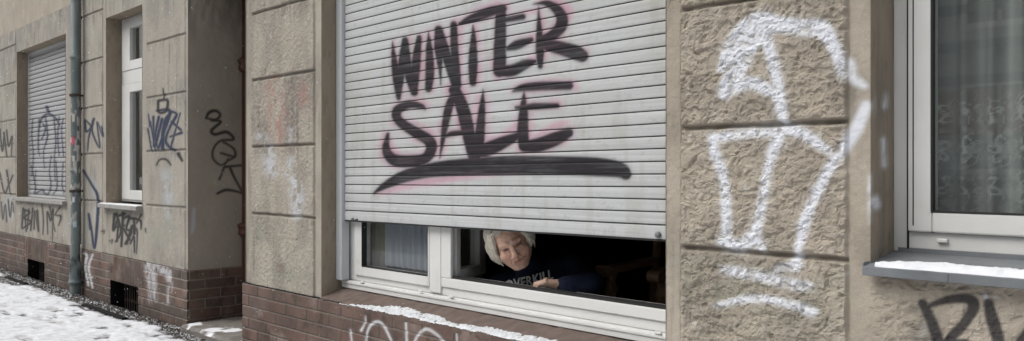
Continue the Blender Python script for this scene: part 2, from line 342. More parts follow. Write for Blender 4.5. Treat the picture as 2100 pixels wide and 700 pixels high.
TAGS = {  # colour: strokes on the left part of the facade
 'navy': Z2(0, 0, [[(610, 530, 6), (625, 618, 5)], [(620, 500, 6), (640, 618, 5)], [(655, 480, 8), (640, 560, 8), (652, 612, 6)], [(668, 490, 10), (640, 600, 8)], [(655, 605, 8), (702, 468, 8)], [(632, 480, 7), (634, 600, 7)], [(646, 455, 6), (700, 455, 9), (672, 530, 9), (668, 610, 8)], [(690, 455, 6), (728, 470, 8), (700, 520, 8)], [(612, 470, 4), (618, 520, 6)],
   [(672, 612, 8), (678, 500, 9), (712, 458, 7)], [(722, 478, 6), (682, 575, 8), (718, 618, 8)], [(742, 465, 5), (702, 612, 6)], [(700, 562, 5), (748, 545, 9)], [(708, 500, 8), (746, 535, 7)],
   [(352, 495, 6), (356, 540, 7), (376, 520, 6), (352, 492, 5)], [(362, 620, 4), (368, 560, 6), (388, 488, 7), (381, 540, 6), (412, 606, 5), (401, 502, 5), (424, 560, 4), (418, 520, 4)]])
  + Z2(0, 350, [[(345, 0, 7), (380, 60, 7), (404, 110, 9), (401, 220, 9), (390, 318, 7), (376, 230, 7), (366, 178, 6), (372, 240, 6)]]),
 'dark': Z2(0, 0, [[(652, 415, 9), (690, 412, 9), (684, 456, 9), (654, 460, 9), (652, 415, 9)], [(672, 365, 5), (676, 405, 6)], [(645, 678, 5), (658, 656, 6), (685, 655, 7), (704, 678, 5)], [(735, 632, 12), (750, 660, 8)], [(772, 540, 4), (775, 655, 4)],
   [(2, 530, 5), (12, 620, 6), (20, 545, 5)], [(18, 545, 6), (30, 640, 5)], [(30, 535, 5), (38, 600, 6), (52, 560, 5), (48, 640, 4)], [(4, 600, 5), (55, 590, 4)]])
  + Z2(0, 350, [[(2, 10, 5), (20, 90, 5), (38, 60, 5), (55, 20, 5)], [(30, 0, 6), (45, 100, 4)],
   [(95, 155, 7), (90, 235, 6)], [(95, 160, 7), (122, 172, 7), (98, 195, 7), (128, 210, 7), (92, 238, 6)], [(135, 155, 6), (126, 245, 6)], [(140, 240, 6), (142, 165, 5), (158, 250, 5), (155, 165, 5)], [(172, 140, 4), (178, 200, 5), (176, 262, 4)],
   [(196, 260, 4), (194, 170, 6), (208, 205, 6), (218, 160, 6), (215, 292, 3)], [(246, 150, 5), (228, 180, 5), (250, 190, 6), (240, 225, 4)], [(195, 180, 5), (250, 185, 5)],
   [(470, 180, 10), (465, 245, 9), (485, 200, 8), (480, 290, 7)], [(505, 175, 10), (498, 310, 8)], [(465, 235, 8), (510, 225, 8)], [(510, 195, 8), (530, 190, 9), (518, 240, 8), (540, 250, 8), (515, 300, 9)], [(520, 300, 8), (545, 225, 8), (552, 335, 6)], [(530, 195, 9), (575, 205, 8), (578, 240, 5)], [(540, 240, 7), (562, 245, 6), (560, 340, 4)], [(560, 215, 6), (580, 180, 5)],
   [(8, 130, 4), (14, 200, 4), (24, 140, 4), (30, 210, 4)], [(36, 120, 5), (44, 190, 5), (52, 130, 4), (58, 170, 4)], [(150, 165, 5), (158, 240, 4)], [(100, 160, 6), (108, 250, 5)], [(118, 160, 6), (112, 240, 5)], [(204, 150, 5), (226, 250, 4)],
   [(478, 178, 9), (496, 250, 8), (474, 292, 6)], [(488, 185, 9), (512, 178, 8)], [(548, 195, 8), (552, 255, 8), (534, 300, 6)], [(505, 235, 8), (532, 285, 8)], [(598, 240, 7), (600, 252, 6)], [(420, 250, 4), (428, 246, 4), (426, 258, 4)], [(450, 290, 4), (462, 284, 4), (458, 298, 4)]])}
def left_paint(px, py, X, Z):
    pt = np.zeros((len(px), 4)); n = fbm(X, Z, 12, 4, 21)
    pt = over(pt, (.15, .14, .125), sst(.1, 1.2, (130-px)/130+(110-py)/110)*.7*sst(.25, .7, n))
    w1_ = fbm(X, Z*.55, 5, 5, 22); w2_ = fbm(X*1.6, Z*.35, 9, 4, 23)
    pt = over(pt, (.16, .155, .14), sst(.45, .7, w1_)*.45); pt = over(pt, (.43, .41, .36), sst(.5, .72, w2_)*.4)
    pt = over(pt, (.3, .295, .27), np.full(len(px), .35)); pt = grime_and_joints(pt, X, Z, 1.1, BLK_A)
    pt = over(pt, (.45, .5, .56), stroke_mask(px, py, [[(340, 355, 14), (348, 400, 22), (346, 440, 12)], [(20, 410, 16), (22, 440, 16)], [(196, 370, 6), (200, 460, 6)]], 10)*.45*sst(.25, .6, n))
    pt = over(pt, (.24, .29, .25), stroke_mask(px, py, [[(320, 480, 40), (350, 470, 40)], [(178, 470, 20), (175, 490, 20)]], 20)*.3*sst(.3, .6, n))
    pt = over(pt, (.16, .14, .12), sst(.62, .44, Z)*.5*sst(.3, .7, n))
    pt = over(pt, NAVY, np.maximum(stroke_mask(px, py, TAGS['navy'], 2.0, 1.5)*.95, stroke_mask(px, py, TAGS['navy'][:11], 7, 1.5)*.4))
    pt = over(pt, DK, np.maximum(stroke_mask(px, py, TAGS['dark'], 2.0, 1.4)*.93, stroke_mask(px, py, TAGS['dark'], 6, 1.2)*.3))
    return pt
PORCH = Z2(0, 0, [[(845, 485, 8), (858, 462, 10), (885, 455, 10), (903, 472, 8), (885, 492, 9), (850, 486, 7)], [(868, 495, 8), (905, 500, 9), (868, 535, 10), (882, 552, 10), (930, 542, 10), (958, 572, 8), (905, 578, 7), (876, 610, 7), (874, 650, 7), (905, 678, 6), (935, 660, 6), (964, 640, 8), (958, 610, 7), (915, 582, 7)], [(905, 628, 6), (945, 640, 7), (965, 645, 5)], [(912, 700, 5), (936, 650, 5)]]) \
 + Z2(350, 350, [[(200, 36, 7), (222, -14, 5)], [(244, -10, 9), (262, 30, 8), (298, 96, 6)], [(192, 94, 8), (225, 80, 9), (262, 84, 8), (298, 94, 6)], [(218, -14, 8), (292, -22, 7)]])
def porch_paint(px, py, X, Z):
    pt = np.zeros((len(px), 4)); n = fbm(X*3, Z, 9, 4, 31)
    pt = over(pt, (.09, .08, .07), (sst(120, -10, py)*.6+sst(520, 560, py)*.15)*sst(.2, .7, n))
    pt = over(pt, (.5, .53, .6), stroke_mask(px, py, [[(398, 430, 6), (396, 465, 8), (394, 475, 6)]], 5)*.6)
    pt = over(pt, DK, np.maximum(stroke_mask(px, py, PORCH, 2.4, 1.35)*.95, stroke_mask(px, py, PORCH, 6)*.2)); return pt
WB = Z2(700, 350, [[(40, 655, 8), (50, 720, 8)], [(85, 655, 12), (100, 625, 8), (102, 598, 3)], [(104, 720, 10), (108, 670, 9), (125, 632, 13), (155, 620, 13), (182, 645, 12), (208, 700, 10), (214, 730, 9)],
  [(268, 625, 10), (272, 720, 14)], [(298, 720, 12), (318, 675, 12), (350, 650, 15), (385, 665, 13), (412, 690, 12), (428, 720, 10)], [(474, 640, 5), (480, 720, 7)]])
def plinth_paint(px, py, X, Z):
    n = fbm(X, Z, 30, 2, 5)
    pt = np.zeros((len(px), 4)); return over(pt, (.66, .67, .68), np.maximum(stroke_mask(px, py, WB, 2.2, .9)*(.6+.35*n), stroke_mask(px, py, WB, 6)*.2))
WL = Z2(0, 350, [[(345, 340, 7), (358, 350, 9), (352, 400, 7), (365, 470, 6)], [(382, 345, 6), (366, 400, 7), (382, 480, 6)], [(362, 440, 6), (380, 438, 6)],
  [(608, 385, 22), (612, 440, 14), (620, 540, 6)], [(640, 395, 24), (632, 440, 16), (640, 530, 10)], [(660, 400, 14), (690, 420, 22), (700, 470, 16), (690, 540, 10)], [(620, 410, 16), (700, 415, 18)]])
def left_plinth_paint(px, py, X, Z):
    n = fbm(X, Z, 22, 3, 6); pt = np.zeros((len(px), 4))
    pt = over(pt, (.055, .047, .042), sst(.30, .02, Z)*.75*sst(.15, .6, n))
    pt = over(pt, (.6, .61, .63), np.maximum(stroke_mask(px, py, WL[:3], 2, 1.3)*.85, stroke_mask(px, py, WL[3:], 6, 1.2)*.75*sst(.25, .6, n)))
    return pt
def no_paint(px, py, X, Z): return np.zeros((len(px), 4))

# ------------------------------------------------------------------ facade layout (metres, read off the photograph)
GZ = [.932+.4465*k for k in range(8)]          # grooves between plaster courses
TOPW = 2.625
xA0, xA1 = XX(35), XX(135)                       # shuttered window far left
xC0, xC1 = XX(218), XX(292)                      # narrow window
xE0, xE1 = XX(387), XX(505)                      # entrance
xM0, xM1 = XX(660), XX(1366)                     # wide shop window
xR0, xR1 = XX(1786), .75                         # right window
ZP = .455
# plaster blocks: (x range, roughness amplitude, seed)
BLK_A = [(-13.6, XX(33), .0012), (XX(167), XX(211), .0012), (XX(300), XX(381), .0016)]
BLK_B = [(XX(517), XX(646), .0035)]
BLK_R = [(XX(1398), XX(1739), .0052)]
def groove_h(X, Z, blocks, gd, amp_else, rough_fn, edge=.012):
    """height out of the wall (m): blocks stand proud, grooves run between them"""
    h = np.zeros_like(X)+amp_else*(fbm(X, Z, 45, 3, 2)-.5)*2
    for x0, x1, amp in blocks:
        wob = (fbm(X, Z, 14, 2, 40)-.5)*.006
        ins = sst(-.004, .006, X-x0+wob)*sst(-.004, .006, x1-X+wob)
        g = np.ones_like(X)
        for gz in GZ: g = np.minimum(g, sst(.004, .015, np.abs(Z-gz+wob)))
        g = np.where(Z > GZ[3]+.4465*3, 1, g)
        h = h+ins*(g*gd-(.55*gd)*(1-g))+ins*g*rough_fn(X, Z)*amp
        # thin scored line at the block's two sides
        for xe in (x0, x1): h = h-(1-sst(.002, .008, np.abs(X-xe+wob)))*.004
    return h
def rough_crag(X, Z):
    wx = X+(fbm(X, Z, 20, 2, 50)-.5)*.03; wz = Z+(fbm(X, Z, 20, 2, 51)-.5)*.03
    a = fbm(wx*.9, wz*1.25, 30, 4, 52); b = fbm(wx, wz, 62, 3, 54); c = fbm(X, Z, 130, 2, 56)
    lump = sst(.36, .62, a)*1.3+sst(.4, .62, b)*.75+(c-.5)*.5
    pits = sst(.30, .16, vnoise(wx*48, wz*66, 60))
    return lump-pits*1.0*sst(.42, .55, fbm(X, Z, 15, 2, 61))-.5
def rough_mid(X, Z):
    wx = X+(fbm(X, Z, 25, 2, 70)-.5)*.03
    return (fbm(wx*1.3, Z, 60, 3, 71)-.5)*2+np.abs(fbm(wx, Z, 90, 2, 73)*2-1)*.8
def rough_fine(X, Z): return (fbm(X, Z, 40, 3, 80)-.5)*2
def sheet(x0, x1, z0, z1, dx, dz, hf, pf, Y=0.0):
    nx = max(2, int(math.ceil((x1-x0)/dx))+1); nz = max(2, int(math.ceil((z1-z0)/dz))+1)
    x = np.linspace(x0, x1, nx); z = np.linspace(z0, z1, nz); X, Zg = np.meshgrid(x, z, indexing='ij'); X = X.ravel(); Zg = Zg.ravel()
    h = hf(X, Zg) if hf else np.zeros_like(X)
    px, py = topx(X, Y, Zg); pt = pf(px, py, X, Zg)
    return np.stack([X, Y-h, Zg], 1), quads(nx, nz), pt
hA = lambda X, Z: groove_h(X, Z, BLK_A, .006, .0012, rough_fine)
hB = lambda X, Z: groove_h(X, Z, BLK_B, .010, .0012, rough_mid)
def hR(X, Z):
    h = groove_h(X, Z, BLK_R, .012, .0018, rough_crag)
    low = sst(.93, .90, Z)*sst(XX(1786)-.02, XX(1786)+.02, X)       # under the window the render is rough again
    return h+low*(rough_crag(X, Z)*.0032+.003)
bld = tag(empty('apartment_building', (-4, 0, 0)), 'old beige plastered apartment house with brick base, roller shutters and graffiti beside the snowy pavement', 'building')
pcs = []
fx0 = -12.6
# left section round its two windows
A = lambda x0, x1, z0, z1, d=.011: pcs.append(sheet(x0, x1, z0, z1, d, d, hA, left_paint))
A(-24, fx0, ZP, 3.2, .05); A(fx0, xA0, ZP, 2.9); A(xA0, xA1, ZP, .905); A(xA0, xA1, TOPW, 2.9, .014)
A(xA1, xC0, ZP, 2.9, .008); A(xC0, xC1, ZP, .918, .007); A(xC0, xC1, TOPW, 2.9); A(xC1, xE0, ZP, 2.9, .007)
pcs.append(sheet(xE1, xM0, ZP, 2.5, .0045, .005, hB, mid_paint)); pcs.append(sheet(xE1, xM0, 2.5, 2.9, .02, .02, hB, mid_paint))
pcs.append(sheet(xM1, xR0, ZP-.0, 2.02, .0034, .0036, hR, right_paint)); pcs.append(sheet(xM1, xR0, 2.02, 2.9, .007, .007, hR, right_paint))
pcs.append(sheet(xR0, xR1, ZP, .925, .005, .005, hR, right_paint)); pcs.append(sheet(xR0, xR1, TOPW, 2.9, .05, .05, hR, no_paint))
pcs.append(sheet(xR1, 4, ZP, 2.9, .03, .03, hR, no_paint)); pcs.append(sheet(xM0, xM1, TOPW, 2.9, .04, .04, None, no_paint))
pcs.append(sheet(xE0, xE1, 2.72, 2.9, .04, .04, None, no_paint)); pcs.append(sheet(fx0, 4, 2.9, 9, .1, .2, None, no_paint)); pcs.append(sheet(-24, fx0, 3.2, 9, .3, .3, None, no_paint))
grid_obj('plaster_wall', pcs, M['plaster'], bld)
# reveals of the openings (sides, soffits) and the porch walls
def yz_sheet(X0, y0, y1, z0, z1, d, pf, face, hf=None):
    ny = int((y1-y0)/d)+2; nz = int((z1-z0)/d)+2
    y = np.linspace(y0, y1, ny); z = np.linspace(z0, z1, nz); Yg, Zg = np.meshgrid(y, z, indexing='ij'); Yg = Yg.ravel(); Zg = Zg.ravel()
    Xg = np.full_like(Yg, X0)
    if hf: Xg = Xg+hf(Yg, Zg)*(1 if face > 0 else -1)*sst(0, .02, Yg-y0)
    px, py = topx(np.full_like(Yg, X0), Yg, Zg)
    return np.stack([Xg, Yg, Zg], 1), quads(ny, nz, face < 0), pf(px, py, Yg, Zg)
def xy_sheet(x0, x1, y0, y1, Z0, d, up):
    nx = int((x1-x0)/d)+2; ny = int((y1-y0)/d)+2
    x = np.linspace(x0, x1, nx); y = np.linspace(y0, y1, ny); Xg, Yg = np.meshgrid(x, y, indexing='ij')
    v = np.stack([Xg.ravel(), Yg.ravel(), np.full(Xg.size, Z0)], 1)
    return v, quads(nx, ny, not up), np.zeros((len(v), 4))
def reveal_mess(px, py, X, Z):
    pt = right_paint(px, py, X, Z) if px.min() > 1500 else np.zeros((len(px), 4))
    n = fbm(X*4, Z, 14, 3, 90); return over(pt, (.14, .12, .1), sst(.55, .8, n)*.35)
bumpy = lambda Y, Z: (fbm(Y*3, Z, 16, 3, 91)-.5)*.004
def reveals(parent, x0, x1, zb, yd):
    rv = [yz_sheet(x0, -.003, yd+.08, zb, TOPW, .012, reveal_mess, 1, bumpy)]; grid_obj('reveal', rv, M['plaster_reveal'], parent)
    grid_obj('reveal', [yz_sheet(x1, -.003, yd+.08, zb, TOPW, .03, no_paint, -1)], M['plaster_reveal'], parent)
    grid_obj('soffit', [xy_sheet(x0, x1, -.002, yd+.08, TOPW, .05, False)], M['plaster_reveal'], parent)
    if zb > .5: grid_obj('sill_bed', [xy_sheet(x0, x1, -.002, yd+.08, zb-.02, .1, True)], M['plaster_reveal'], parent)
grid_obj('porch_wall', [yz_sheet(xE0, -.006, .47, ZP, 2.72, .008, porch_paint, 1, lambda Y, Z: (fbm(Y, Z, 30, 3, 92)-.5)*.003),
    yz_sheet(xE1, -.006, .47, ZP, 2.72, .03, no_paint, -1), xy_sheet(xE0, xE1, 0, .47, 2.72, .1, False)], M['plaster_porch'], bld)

# ------------------------------------------------------------------ brick plinth, every brick with its own shade and slight relief
BH, BL, MJ = .0752, .248, .0045
def brick_fn(s, z, soldiers=(), z_top=ZP, seed=0):
    row = np.floor((z_top-z)/BH); fz = (z_top-z)/BH-row
    off = (row % 2)*BL/2; col = np.floor((s+off)/BL); fs = (s+off)/BL-col
    dz = np.minimum(fz, 1-fz)*BH; ds = np.minimum(fs, 1-fs)*BL
    for a, b, zb in soldiers:
        ins = (s > a) & (s < b) & (z > zb)
        c2 = np.floor((s-a)/BH); f2 = (s-a)/BH-c2; hh = (z_top-zb)
        fz2 = (z_top-z)/hh
        row = np.where(ins, 77, row); col = np.where(ins, c2+500, col)
        ds = np.where(ins, np.minimum(f2, 1-f2)*BH, ds); dz = np.where(ins, np.minimum(fz2, 1-fz2)*hh, dz)
    d = np.minimum(dz, ds)+(fbm(s, z, 60, 2, 3+seed)-.5)*.003
    m = sst(MJ-.003, MJ+.003, d)
    r1 = hsh(row, col, 5+seed); r2 = hsh(row, col, 9+seed)
    return m, r1, r2
def brick_sheet(kind, a0, a1, z0, z1, d, fixed, pf, face=1, soldiers=(), seed=0, dk=1.0, holes=()):
    n1 = int((a1-a0)/d)+2; nz = int((z1-z0)/d)+2
    a = np.linspace(a0, a1, n1); z = np.linspace(z0, z1, nz); Ag, Zg = np.meshgrid(a, z, indexing='ij'); Ag = Ag.ravel(); Zg = Zg.ravel()
    m, r1, r2 = brick_fn(Ag, Zg, soldiers, ZP, seed)
    h = m*(.004+.0022*r1)+(fbm(Ag, Zg, 70, 3, 4)-.5)*.0016
    if kind == 'x':
        X, Y = Ag, np.full_like(Ag, fixed); V = np.stack([X, Y-h, Zg], 1); px, py = topx(X, Y, Zg)
    else:
        X, Y = np.full_like(Ag, fixed), Ag; V = np.stack([X+h*face, Y, Zg], 1); px, py = topx(X, Y, Zg)
    base = np.stack([.075+.105*r1**1.5, .050+.047*r1+.018*r2, .042+.028*r1+.018*r2], 1)*dk
    base = base*.62+np.array([.108, .070, .056])*dk*.38 if seed != 2 else base*.30+np.array([.118, .074, .060])*dk*.70
    base *= (.5+.95*fbm(Ag, Zg, 9, 5, 6))[:, None]
    base = base*(1-.5*sst(.6, .8, fbm(Ag, Zg*.6, 16, 4, 66)))[:, None]+np.array([.3, .28, .26])*(.28*sst(.58, .78, fbm(Ag, Zg, 7, 5, 67)))[:, None]
    mort = np.array([.25, .22, .19])*min(1, dk*1.25)*(.6+.5*r2)[:, None]*(.7 if seed == 2 else 1)
    pt = np.concatenate([base*m[:, None]+mort*(1-m[:, None]), np.full((len(X), 1), .88)], 1)
    ov = pf(px, py, Ag, Zg)
    al = ov[:, 3:4]; pt[:, :3] = pt[:, :3]*(1-al)+ov[:, :3]*al
    q = quads(n1, nz, face < 0)
    for hx0, hx1, hz0, hz1 in holes:
        c = V[q].mean(1); q = q[~((c[:, 0] > hx0) & (c[:, 0] < hx1) & (c[:, 2] > hz0) & (c[:, 2] < hz1))]
    return V, q, pt
def cellar(pxa, pxb, pyt, pyb):
    x0, zt = P(pxa, pyt); x1, _ = P(pxb, pyt); _, zb = P(pxa, pyb); return x0, x1, max(zb, .0), zt
CE = [cellar(59, 94, 531, 566), cellar(229, 286, 574, 628)]
def snap(v, a0, a1, n): st = (a1-a0)/(n-1); return a0+round((v-a0)/st)*st
sold = [(CE[0][0]-.1, CE[0][1]+.12, CE[0][3]), (CE[1][0]-.02, CE[1][1]+.1, CE[1][3])]
PYL = -.008
def plinth_left():
    a0, a1, d = fx0, xE0+.004, .0068; n1 = int((a1-a0)/d)+2; nz = int((ZP+.03)/d)+2
    hs_ = []
    for x0, x1, z0, z1 in CE: hs_.append((snap(x0, a0, a1, n1), snap(x1, a0, a1, n1), -1, snap(z1, -.03, ZP, nz)))
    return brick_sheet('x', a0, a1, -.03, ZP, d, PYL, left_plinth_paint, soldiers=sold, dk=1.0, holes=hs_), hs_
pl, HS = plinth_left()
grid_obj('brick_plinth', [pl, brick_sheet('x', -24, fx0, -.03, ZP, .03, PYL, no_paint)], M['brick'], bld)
xm = brick_sheet
grid_obj('brick_plinth', [xm('x', xE1-.012, XX(705), -.03, ZP, .0048, -.018, plinth_paint, seed=2), xm('x', XX(705), xM1, -.03, .452, .0048, -.018, plinth_paint, seed=2), xm('x', xM1, 4, -.03, ZP, .02, -.018, no_paint, seed=2)], M['brick'], bld)
grid_obj('porch_brick_base', [brick_sheet('y', -.008, .43, 0, ZP, .005, xE0+.004, no_paint, 1, seed=4, dk=.85)], M['brick'], bld)
grid_obj('porch_brick_base', [brick_sheet('y', -.018, .43, 0, ZP, .02, xE1-.012, no_paint, -1, seed=5)], M['brick'], bld)
# small mortar ledge on top of the plinths
MB().box(xE1-.014, XX(705)-.001, -.019, .0, ZP-.003, ZP+.004).box(xM1+.002, 4, -.019, .0, ZP-.003, ZP+.004).build('plinth_ledge', M['plaster_reveal'], bld)
MB().box(fx0, xE0, PYL-.0005, .0, ZP-.003, ZP+.003).build('plinth_ledge', M['plaster_reveal'], bld)
# cellar openings
for k, (x0, x1, z0, z1) in enumerate(HS):
    b = MB(); z0 = -.12
    b.box(x0-.02, x0, -.004, .3, z0, z1+.02).box(x1, x1+.02, -.004, .3, z0, z1+.02).box(x0, x1, -.004, .3, z1, z1+.02).box(x0, x1, .28, .3, z0, z1).box(x0, x1, -.004, .3, z0-.02, z0)
    co = b.build('cellar_window', M['stone'], bld)
    g = MB()
    nb = int((x1-x0)/.055)
    for i in range(1, nb): g.tube([(x0+(x1-x0)*i/nb, .1, z0), (x0+(x1-x0)*i/nb, .1, z1)], .006, 6)
    for zz in (z0+.16, z1-.05): g.box(x0, x1, .106, .112, zz-.01, zz+.01)
    g.build('grille', M['iron'], co)

# ------------------------------------------------------------------ windows
def ring(mb, x0, x1, z0, z1, wl, wr, wb, wt, y0, y1):
    mb.box(x0, x0+wl, y0, y1, z0, z1).box(x1-wr, x1, y0, y1, z0, z1).box(x0+wl, x1-wr, y0+.0006, y1, z0, z0+wb).box(x0+wl, x1-wr, y0+.0006, y1, z1-wt, z1); return mb
def shutter_mesh(x0, x1, zbot, ztop, Y, pitch, dx, pf, slope=0, name='roller_shutter', parent=None, off_depth=.0020, seed=1):
    fr = np.array([0, .07, .10, .15, .25, .38, .5, .62, .75, .88, .96]); hh = np.array([-1., -.95, .45, .75, .95, 1, 1, .95, .85, .65, .3])
    zs = []; hz = []; z = zbot
    # heavy end slat
    for f_, h_ in ((0, .8), (.1, 1.5), (.5, 1.6), (.9, 1.5), (1.1, .9), (1.2, .3)): zs.append(z+f_*pitch*.9); hz.append(h_)
    z += pitch*1.15
    while z < ztop:
        for f_, h_ in zip(fr, hh): zs.append(z+f_*pitch); hz.append(h_)
        z += pitch
    zs = np.array(zs); hz = np.array(hz); nx = int((x1-x0)/dx)+2
    x = np.linspace(x0, x1, nx); X, Zg = np.meshgrid(x, zs, indexing='ij'); Hh = np.broadcast_to(hz, X.shape)
    row = np.floor((Zg-zbot)/pitch)
    X = X.ravel(); Zf = Zg.ravel(); hf = Hh.ravel()*off_depth*(1+.15*(hsh(row.ravel(), row.ravel()*0, seed)-.5))+(fbm(X*.7, Zf*3, 5, 2, seed)-.5)*.003
    Zs = Zf+(X-x0)*slope+(hsh(row.ravel(), 3.0, seed)-.5)*.0022*np.sin(X*2.1+row.ravel())+(fbm(X, row.ravel(), 1.3, 2, 4)-.5)*.003
    px, py = topx(X, np.full_like(X, Y), Zs); pt = pf(px, py, X, Zs)
    groove = (Hh.ravel() < -.5)
    pt = np.where(groove[:, None], np.array([[.03, .03, .03, 1.]]), pt)
    return grid_obj(name, [(np.stack([X, Y-hf, Zs], 1), quads(nx, len(zs)), pt)], M['alu'], parent, True)
def pane(x0, x1, z0, z1, y, m, parent): return MB().box(x0, x1, y, y+.006, z0, z1).build('pane', m, parent)

# the wide window with the half raised shutter
YF = .165
w0 = XX(708, YF); w1 = xM1+.09
zs0, zs1 = .557, TOPW
fr = MB(); ring(fr, w0, w1, zs0, zs1, XX(731, YF)-w0, .07, .045, .07, YF, YF+.07)
mx0, mx1 = XX(881, YF), XX(907, YF)
fr.box(mx0+.012, mx1, YF-.012, YF+.069, zs0+.01, zs1-.01)
win = tag(fr.build('window', M['pvc'], bld, bevel=.004), 'wide white window, its right half open under the raised shutter')
MB().box(w0+.006, w1, YF-.03, YF+.07, .510, .556).box(w0+.012, w1, YF-.036, YF-.0305, .538, .552).build('frame_extension', M['pvc'], win, bevel=.004)
sl = MB(); ring(sl, XX(731, YF), mx0+.010, .600-.006, zs1-.05, XX(746, YF)-XX(731, YF), .012, .056, .06, YF-.014, YF+.05)
sl.build('sash', M['pvc'], win, bevel=.004)
pane(XX(744, YF), mx0, .646, zs1-.1, YF+.012, M['glass'], win)
gk = MB(); ring(gk, XX(745.5, YF), mx0+.001, .648, zs1-.11, .005, .003, .005, .005, YF-.0147, YF+.02); gk.build('gasket', M['gasket'], win)
# right half: fixed lower rebate, the sash itself swung inwards
MB().box(mx1+.001, w1-.07, YF-.010, YF+.065, zs0+.046, .652).box(mx1+.001, XX(924, YF-.01), YF-.010, YF+.010, .6525, zs1-.07).build('rebate', M['pvc'], win, bevel=.004)
MB().box(XX(924, YF)+.001, w1-.07, YF+.0, YF+.05, .6525, .662).build('gasket', M['gasket'], win)
# swung-in sash
hp = Vector((XX(926, YF+.03), YF+.03, 0)); u_ = (987-1050)/F; t_ = 4.62; e1 = Vector((K*t_*(u_-1), K*t_*(1+u_)-D, 0))
dv = (e1-hp).normalized(); nv = Vector((-dv.y, dv.x, 0)); Ls = (e1-hp).length
sb = MB()
def sbar(a, b, z0, z1, m=sb, th=.03):
    p = hp+dv*a; q = hp+dv*b; zc = (z0+z1)/2; m.obox((p.x, p.y, zc), (q.x, q.y, zc), nv*th, Vector((0, 0, (z1-z0)/2)))
sbar(0, .05, .63, 2.5); sbar(Ls-.085, Ls, .63, 2.5); sbar(.05, Ls-.085, .63, .69, th=.028); sbar(.05, Ls-.085, 2.44, 2.5, th=.028)
os_ = tag(sb.build('open_sash', M['pvc'], win, bevel=.004), 'window sash swung open into the dark room')
gp = MB(); sbar(.05, Ls-.085, .69, 2.44, gp, .003); gp.build('pane', M['glass'], win)
# guide rails, shutter, bolts
YS = .12
MB().box(XX(696, YS), XX(708, YS)-.002, YS-.025, YS+.03, .56, TOPW).build('guide_rail', M['rail'], win, bevel=.003)
MB().box(xM1+.03, xM1+.09, YS-.025, YS+.03, .56, TOPW).build('guide_rail', M['rail'], win, bevel=.003)
xs0 = XX(708, YS); zb0 = P(708, 452, YS)[1]; zb1 = P(1366, 493, YS)[1]; slope = (zb1-zb0)/(XX(1366, YS)-xs0)
sh = tag(shutter_mesh(xs0, xM1+.06, zb0, 2.56, YS, .0513, .0048, shutter_paint, slope, parent=win), 'half raised white shutter sprayed WINTER SALE in black and pink')
for pxx, pyy, rr in ((1348, 482, .0125), (722, 449.5, .006), (730, 450.5, .006)):
    x, z = P(pxx, pyy, YS-.014); MB().tube([(x, YS-.005, z), (x, YS-.016, z), (x, YS-.022, z)], [rr, rr, rr*.6], 14).build('bolt', M['zinc'], win, True)
MB().obox((xs0, YS+.004, zb0-.001), (xM1+.06, YS+.004, zb0-.001+slope*(xM1+.06-xs0)), (0, .007, 0), (0, 0, .0045)).build('shutter_seal', M['gasket'], win)
for pxx, pyy in ((744, 579), (864, 597), (927, 609), (1351, 683)):
    x, z = P(pxx, pyy, YF-.03); MB().box(x-.016, x+.016, YF-.040, YF-.029, z-.005, z+.006).build('drain_cap', M['pvc'], win, bevel=.003)
# brick-topped mortar ledge under the wide window
led = sheet(xM0+.002, xM1-.002, 0, 1, .006, .12, None, no_paint)
V = led[0].copy(); tt = V[:, 2].copy()
V[:, 1] = -.022+tt*(YF+.02); V[:, 2] = .456+tt*.056+(fbm(V[:, 0], tt, 24, 3, 8)-.5)*.012
V[:, 1] += (fbm(V[:, 0], tt+3, 20, 2, 9)-.5)*.010*(1-tt)
fl = V.copy(); fl[:, 2] -= .02; fl[:, 1] = np.where(tt < .05, V[:, 1]+.0, V[:, 1])
lf = sheet(XX(700), xM1-.002, .428, .456, .006, .007, None, no_paint); W = lf[0].copy(); W[:, 1] = -.022+(fbm(W[:, 0], W[:, 2]*0+3, 20, 2, 9)-.5)*.010-.002*np.sin((W[:, 2]-.428)/.028*3.14); W[:, 2] = W[:, 2]+((fbm(W[:, 0], W[:, 2]*0, 24, 3, 8)-.5)*.012)*(W[:, 2]-.428)/.028
cb = np.tile([[.125, .095, .08, .9]], (len(V), 1)); cb[:, :3] *= (.6+.8*fbm(V[:, 0], V[:, 1], 30, 3, 4))[:, None]
cb2 = np.tile([[.12, .085, .07, .9]], (len(W), 1)); cb2[:, :3] *= (.5+.9*fbm(W[:, 0], W[:, 2], 40, 3, 4))[:, None]
grid_obj('window_ledge', [(V, quads(int(len(V)/ (int(math.ceil(1/.12))+1)), int(math.ceil(1/.12))+1), cb), (W, lf[1], cb2)], M['brick'], win, True)

# far left window with closed shutter
YA = .125
wa = MB(); ring(wa, xA0, xA1, .91, TOPW-.002, .03, .03, .03, .04, YA-.012, YA+.04)
wA = tag(wa.build('window', M['rail'], bld, bevel=.003), 'far left window fully closed by its grey shutter')
DRIP = Z2(0, 0, [[(160, 575, 5), (168, 500, 7), (200, 468, 8), (235, 490, 7), (248, 520, 5)], [(195, 440, 10), (205, 465, 8)], [(138, 490, 4), (134, 560, 4), (140, 640, 4), (134, 720, 4)], [(165, 490, 5), (160, 600, 5), (166, 640, 3)], [(190, 480, 5), (198, 560, 6), (182, 620, 4), (186, 690, 3)],
  [(225, 490, 5), (232, 580, 5), (226, 660, 4), (230, 740, 4)], [(246, 480, 4), (240, 560, 5), (246, 640, 4)], [(262, 490, 4), (256, 540, 4), (264, 640, 4)], [(180, 510, 6), (190, 530, 6), (175, 570, 5)]]) + Z2(0, 350, [[(132, -20, 4), (148, 60, 5), (150, 95, 6), (175, 80, 6), (200, 100, 6), (212, 60, 5), (206, 0, 4), (214, -60, 4)], [(232, -40, 4), (238, 60, 5), (225, 95, 5)], [(262, -30, 4), (258, 60, 4), (268, 95, 4)], [(150, 0, 3), (146, 50, 3)]])
